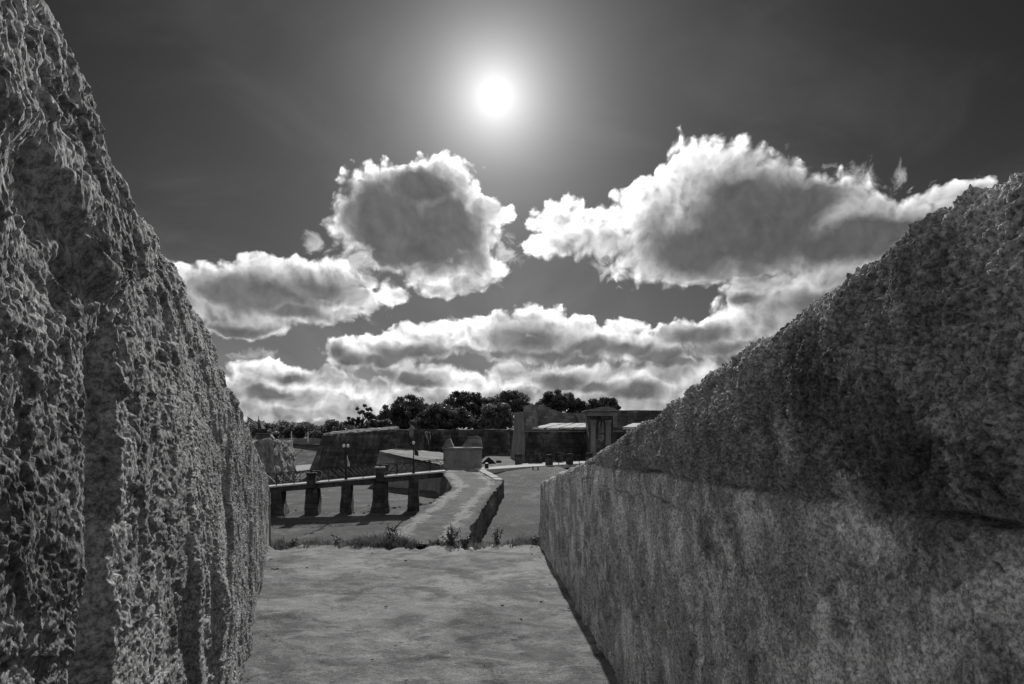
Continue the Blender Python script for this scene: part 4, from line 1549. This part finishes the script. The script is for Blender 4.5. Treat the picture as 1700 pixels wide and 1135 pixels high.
# small things on the grass by the path
q = P(811, 768, 72)
bm = bmesh.new()
z_ = gz(q.x, q.y)
prism(bm, [(q.x - 0.75, q.y, z_), (q.x - 0.05, q.y, z_ + 0.68), (q.x + 0.08, q.y, z_ + 0.68), (q.x + 0.85, q.y, z_)],
      [(q.x - 0.55, q.y + 0.9, z_), (q.x - 0.05, q.y + 0.8, z_ + 0.62), (q.x + 0.08, q.y + 0.8, z_ + 0.62), (q.x + 0.8, q.y + 0.9, z_)])
tag(link('mound_marker', roughen(bm, 0.3, 0.04), M['dark']), 'dark pyramid shaped marker on the grass behind guard block', 'marker')
q = P(808, 777, 58)
bm = bmesh.new()
lathe(bm, (q.x, q.y, pz - 0.02), [(0.16, 0), (0.17, 0.1), (0.15, 0.36), (0.19, 0.40), (0.17, 0.46), (0.06, 0.50)], 12)
tag(link('bollard', bm, M['iron']), 'short dark bollard at the near corner of the pale path', 'bollard')
q = P(828, 768, 76)
bm = bmesh.new()
lathe(bm, (q.x, q.y, gz(q.x, q.y) - 0.05), [(0.25, 0), (0.33, 0.1), (0.27, 0.32), (0.05, 0.40)], 9)
tag(link('boulder', roughen(bm, 0.15, 0.04, 3), M['dark']), 'small dark boulder on the grass near rampart foot', 'boulder')
q = P(889, 781, 60)
be = empty('grating_block', (q.x, q.y, gz(q.x, q.y)), 'small dark slatted seat block standing in grass in front of path', 'seat')
bm = bmesh.new()
box(bm, (q.x, q.y, gz(q.x, q.y) + 0.22), (0.62, 0.34, 0.07))
link('seat', bm, M['dark'], be)
for s_ in (-1, 1):
    bm = bmesh.new()
    box(bm, (q.x + 0.22 * s_, q.y, gz(q.x, q.y) - 0.1), (0.10, 0.28, 0.318))
    link('leg', bm, M['dark'], be)

# rubble round the bridge piers
ROCKS = [(466, 851, .2), (470, 853, .14), (580, 846, .16), (588, 847, .12), (604, 848, .14), (612, 846, .1), (655, 841, .18), (664, 840, .12), (678, 838, .14),
         (698, 838, .22), (706, 837, .2), (714, 836, .16), (492, 842, .1), (612, 836, .09)]
for px, py, r in ROCKS:
    rel = -5.5
    D = 5.5 * F / (py - 725)
    X_ = XD(px, D)
    bm = bmesh.new()
    bmesh.ops.create_icosphere(bm, subdivisions=3, radius=r)
    sq = (random.uniform(1.0, 1.9), random.uniform(.8, 1.3), random.uniform(.4, .7))
    sd = random.random() * 50
    for v in bm.verts:
        n = mnoise.turbulence(v.co * (2.2 / r) * 0.5 + Vector((sd, 0, 0)), 3, False)
        v.co = Vector((v.co.x * sq[0], v.co.y * sq[1], v.co.z * sq[2])) * (0.75 + 0.5 * n)
    bmesh.ops.translate(bm, verts=bm.verts[:], vec=(X_, D, gz(X_, D) + 0.03))
    tag(link('fallen_stone', bm, M['rock']), 'pale fallen stone lying in the grass at the foot of bridge piers', 'stone', 'fallen stones by the bridge piers')


# ------------------------------------------------------------------ trees
def leaf_cloud(centres, radii, n, size, rng):
    """n small leaf quads scattered in clumps round the given centres"""
    k = len(centres)
    idx = rng.integers(0, k, n)
    c = centres[idx]
    u = rng.normal(size=(n, 3))
    u /= np.linalg.norm(u, axis=1)[:, None]
    rr = rng.random(n) ** 0.45
    p = c + u * rr[:, None] * radii[idx][:, None] * np.array([1, 1, 0.75])
    a = rng.normal(size=(n, 3))
    a /= np.linalg.norm(a, axis=1)[:, None]
    b = np.cross(a, u)
    b /= np.linalg.norm(b, axis=1)[:, None] + 1e-9
    s = size * rng.uniform(0.6, 1.4, n)[:, None]
    v = np.stack([p - a * s, p + b * s * 0.5, p + a * s, p - b * s * 0.5], 1).reshape(-1, 3)
    f = np.arange(n * 4).reshape(-1, 4)
    return v, f


def tree(base_px, blobs, D, label, mat, n_leaf, seed, sparse=False, size=0.24, group='trees behind the ramparts'):
    rng = np.random.default_rng(seed)
    bx = XD(base_px, D)
    bz = H + 0.0
    root = empty('broadleaf_tree', (bx, D, bz - 1.0), label, 'tree', group)
    cen, rad, mains = [], [], []
    for (px, py, rx, ry) in blobs:
        c = P(px, py, D)
        X_, Z_ = rx / F * D, ry / F * D
        Y_ = X_ * 0.8
        mains.append((np.array(c), (X_, Y_, Z_)))
        nk = int((46 if sparse else 85) * max(0.4, rx * ry / 900))
        for _ in range(nk):
            u = rng.normal(size=3)
            u /= np.linalg.norm(u)
            q = rng.uniform(0.45, 0.95) if not sparse else rng.uniform(0.3, 1.0)
            cen.append(np.array(c) + u * np.array([X_, Y_, Z_]) * q)
            rad.append((0.42 if sparse else 0.95) * rng.uniform(0.6, 1.25) * (0.5 + 0.5 * min(1.5, Z_ / 2.5)))
    cen = np.array(cen)
    rad = np.array(rad)
    v, f = leaf_cloud(cen, rad, int(n_leaf * (1.9 if sparse else 2.6)), size, rng)
    link('crown', np_mesh('crown', v, f), mat, root)
    bm = bmesh.new()
    top_c = np.mean([m[0] for m in mains], axis=0)
    fork = Vector((bx * 0.8 + top_c[0] * 0.2, D, bz + max(0.6, (top_c[2] - bz) * 0.35)))
    bar(bm, (bx, D, bz - 1.2), (bx + 0.1, D, bz + 0.2), 0.42, 8, 0.33)
    bar(bm, (bx + 0.1, D, bz + 0.15), fork, 0.33, 8, 0.25)
    for c in cen[rng.permutation(len(cen))[:16 if sparse else 22]]:
        e_ = Vector(c)
        m_ = fork.lerp(e_, 0.5) + Vector((rng.normal() * .25, rng.normal() * .25, 0.3))
        bar(bm, fork, m_, 0.13, 6, 0.08)
        bar(bm, m_, e_, 0.08, 5, 0.025)
    link('trunk', bm, M['bark'], root)
    return root


tree(598, [(606, 684, 22, 11), (592, 698, 22, 7), (618, 694, 14, 8), (582, 701, 12, 5)], 128, 'sparse windswept tree with open branches against the sky, nearest the dark bastion end', M['leaf'], 2600, 1, True, 0.24)
tree(672, [(676, 681, 40, 24), (652, 697, 26, 18), (690, 698, 30, 18)], 132, 'rounded dense tree with a small sky hole beside the hipped roof', M['leaf'], 9000, 2)
tree(735, [(735, 690, 46, 22), (755, 700, 36, 18), (712, 702, 30, 16)], 120, 'broad dark tree standing lowest behind the curtain wall', M['leaf'], 9000, 3)
tree(778, [(775, 668, 38, 18), (800, 675, 30, 18), (755, 678, 26, 16), (793, 700, 24, 16)], 142, 'tall wide tree rising behind the broad dark tree', M['leaf'], 8000, 4)
tree(824, [(824, 688, 26, 22), (832, 700, 22, 16), (812, 702, 18, 12)], 118, 'rounded tree right above the small white plinth', M['leaf2'], 6500, 5)
tree(855, [(848, 666, 32, 18), (872, 678, 22, 16), (835, 676, 20, 14)], 150, 'paler tree showing above the buttress of the gate rampart', M['leaf2'], 7000, 6)
tree(930, [(928, 666, 34, 17), (950, 676, 26, 14), (908, 678, 24, 14)], 118, 'dark domed tree with sky holes above the long stone parapet', M['leaf'], 7500, 7)
tree(1000, [(1000, 671, 26, 11), (985, 677, 18, 9), (1014, 676, 14, 8)], 122, 'small flat dark tree behind the pediment of gate portal', M['leaf'], 4200, 8)
tree(622, [(622, 706, 18, 9), (640, 706, 14, 9)], 122, 'low bushy tree under the hipped roof beside the turf bank', M['leaf'], 2600, 9)

# distant wood: one mass on the horizon
rng = np.random.default_rng(77)
cen, rad = [], []
for _ in range(1100):
    px = rng.uniform(380, 640) if _ % 3 else rng.uniform(250, 1500)
    D_ = rng.uniform(240, 330)
    t = 0.5 + 0.5 * math.sin(px * 0.05) * math.sin(px * 0.023 + 1.2)
    hy = 712 - 9.0 * abs(math.sin(px * 0.083) * math.sin(px * 0.031 + 0.6) + 0.5 * math.sin(px * 0.19)) ** 0.8 + rng.uniform(0, 1) ** 1.2 * 18
    if px > 650:
        hy += 6
    cen.append(np.array(P(px, hy, D_)))
    rad.append(rng.uniform(1.2, 2.6))
v, f = leaf_cloud(np.array(cen), np.array(rad), 90000, 0.5, rng)
o = link('distant_woods', np_mesh('distant_woods', v, f), M['leaf'])
o['kind'] = 'stuff'
o['label'] = 'low dark line of distant woods on the horizon'
o['category'] = 'woods'

# ------------------------------------------------------------------ grass and weeds on the outer edge of the sill
def blades(n, xr, yr, hr, dens, rng, z0=-0.06, wid=0.006):
    x = rng.uniform(*xr, n)
    keep = rng.random(n) < dens(x)
    x = x[keep]
    n = len(x)
    y = rng.uniform(*yr, n)
    hgt = rng.uniform(*hr, n) * (0.6 + 0.8 * dens(x))
    ang_ = rng.uniform(0, 2 * math.pi, n)
    cl_ = np.clip(0.55 + 0.9 * fbm(x, y, 5.0, 3, 0.6, 3), 0.15, 1.5)
    hgt = hgt * cl_
    lean = rng.uniform(0.1, 1.1, n) * hgt
    dx, dy = np.cos(ang_) * lean, np.sin(ang_) * lean
    wx, wy = -np.sin(ang_) * wid, np.cos(ang_) * wid
    b = np.stack([x, y, np.full(n, z0)], -1)
    w_ = np.stack([wx, wy, np.zeros(n)], -1)
    m_ = b + np.stack([dx * 0.3, dy * 0.3, hgt * 0.6], -1)
    t_ = b + np.stack([dx, dy, hgt], -1)
    v = np.stack([b - w_, b + w_, m_ + w_ * 0.7, t_, m_ - w_ * 0.7], 1).reshape(-1, 3)
    i = np.arange(n)[:, None] * 5
    return v, np.concatenate([i + np.array([[0, 1, 2, 4]]), i + np.array([[4, 2, 3, 3]])])[:, :4]


def dens(x):
    px = 850 + F * x / (D_END + 0.2)
    d = 0.18 + 0.5 * np.clip(np.sin(px * 0.045) * 0.6 + np.sin(px * 0.021 + 1.0) * 0.6, 0, 1)
    d += 0.9 * np.exp(-((px - 652) / 26) ** 2) + 0.9 * np.exp(-((px - 870) / 24) ** 2) + 0.6 * np.exp(-((px - 500) / 30) ** 2) + 0.5 * np.exp(-((px - 590) / 25) ** 2)
    d *= 1 - 0.8 * np.exp(-((px - 700) / 14) ** 2)
    return np.clip(d, 0, 1)


rng = np.random.default_rng(5)
v, f = blades(15000, (XD(436, D_END), XD(915, D_END)), (D_END - 0.12, D_END + 0.55), (0.02, 0.14), dens, rng)
f4 = f[: len(f) // 2]
f3 = f[len(f) // 2:, :3]
me = bpy.data.meshes.new('edge_grass')
nv = len(v)
me.vertices.add(nv)
me.vertices.foreach_set('co', v.astype(np.float32).ravel())
lp_ = np.concatenate([f4.ravel(), f3.ravel()]).astype(np.int32)
me.loops.add(len(lp_))
me.loops.foreach_set('vertex_index', lp_)
me.polygons.add(len(f4) + len(f3))
me.polygons.foreach_set('loop_start', np.concatenate([np.arange(len(f4)) * 4, len(f4) * 4 + np.arange(len(f3)) * 3]).astype(np.int32))
me.polygons.foreach_set('loop_total', np.concatenate([np.full(len(f4), 4), np.full(len(f3), 3)]).astype(np.int32))
me.update(calc_edges=True)
me.validate()
o = link('grass', me, M['blade'])
o['kind'] = 'stuff'
o['label'] = 'ragged grass fringe growing along the outer edge of the sill'
o['category'] = 'grass'


def weed(px, dy, hgt, nst, nfl, seed, label, spread=0.12):
    rng = np.random.default_rng(seed)
    y = D_END + dy
    x = XD(px, y)
    base = Vector((x, y, -0.08))
    r = empty('flowering_weed', base, label, 'weed', 'weeds along the sill edge')
    bm = bmesh.new()
    tips, mids = [], []
    for k in range(nst):
        a = rng.uniform(0, 6.28)
        l_ = spread * rng.uniform(0.2, 1.0)
        h_ = hgt * rng.uniform(0.55, 1.0)
        m_ = base + Vector((math.cos(a) * l_ * 0.4, math.sin(a) * l_ * 0.4, h_ * 0.55))
        t_ = base + Vector((math.cos(a) * l_, math.sin(a) * l_ * 0.7, h_))
        bar(bm, base, m_, 0.004, 5, 0.003)
        bar(bm, m_, t_, 0.003, 5, 0.002)
        tips.append(t_)
        mids += [m_, base.lerp(m_, 0.6), m_.lerp(t_, 0.5)]
    link('stem', bm, M['weed'], r)
    v_, f_ = leaf_cloud(np.array([tuple(m) for m in mids]), np.full(len(mids), 0.035 + 0.03 * hgt), 26 * nst, 0.017, rng)
    link('leaves', np_mesh('leaves', v_, f_), M['weed'], r)
    for k in range(min(nfl, len(tips))):
        bm = bmesh.new()
        t_ = tips[k]
        c0 = bm.verts.new(t_ + Vector((0, -0.004, 0.004)))
        ring = []
        for j in range(10):
            a = j / 10 * 2 * math.pi
            rr_ = 0.016 if j % 2 == 0 else 0.009
            ring.append(bm.verts.new(t_ + Vector((math.cos(a) * rr_, -0.006 - 0.004 * (j % 2), math.sin(a) * rr_ * 0.8 + 0.006))))
        bk_ = bm.verts.new(t_ + Vector((0, 0.010, -0.006)))
        for j in range(10):
            bm.faces.new((c0, ring[j], ring[(j + 1) % 10]))
            bm.faces.new((bk_, ring[(j + 1) % 10], ring[j]))
        link('flower', bm, M['petal'], r)
    return r


weed(749, 0.10, 0.34, 12, 5, 1, 'largest leafy weed with white flowers in front of the causeway', 0.14)
weed(728, 0.08, 0.15, 8, 3, 2, 'low spreading weed left of the largest leafy weed', 0.14)
weed(772, 0.10, 0.20, 8, 3, 3, 'medium weed just right of the largest leafy weed', 0.10)
weed(651, 0.20, 0.32, 6, 4, 4, 'thin weed with white flowers rising from tall grass tuft left of causeway', 0.09)
weed(560, 0.20, 0.22, 5, 2, 5, 'short weed with two white flowers below the footbridge pennant', 0.09)
weed(825, 0.20, 0.30, 5, 4, 6, 'slender tall weed right of the causeway face', 0.08)
weed(888, 0.10, 0.22, 5, 3, 7, 'weed with white flowers beside the shaded parapet wall end', 0.08)
weed(490, 0.20, 0.17, 5, 1, 8, 'low weed with one flower near the sunlit parapet wall end', 0.08)

# loose bits lying on the sill
rng = np.random.default_rng(9)
for k in range(80):
    y = rng.uniform(2.4, D_END - 0.3)
    a = -(208 / F) * H - 0.3266 * y + 0.12
    b = (655 / F) * H - 0.0503 * y - 0.10
    x = rng.uniform(a, b) if k > 50 else (b + 0.10 - abs(rng.normal()) * 0.06 if k > 15 else a - 0.10 + abs(rng.normal()) * 0.07)
    bm = bmesh.new()
    bmesh.ops.create_icosphere(bm, subdivisions=2, radius=0.004 + 0.009 * rng.random() ** 2.5)
    for v in bm.verts:
        v.co = Vector((v.co.x * 1.4, v.co.y, v.co.z * 0.6)) * (0.8 + 0.5 * mnoise.noise(v.co * 90 + Vector((k, 0, 0))))
    bmesh.ops.translate(bm, verts=bm.verts[:], vec=(x, y, 0.008))
    tag(link('pebble', bm, M['rock'] if k % 3 else M['dark']), 'tiny loose pebble lying on the concrete sill floor', 'pebble', 'pebbles on the sill floor')
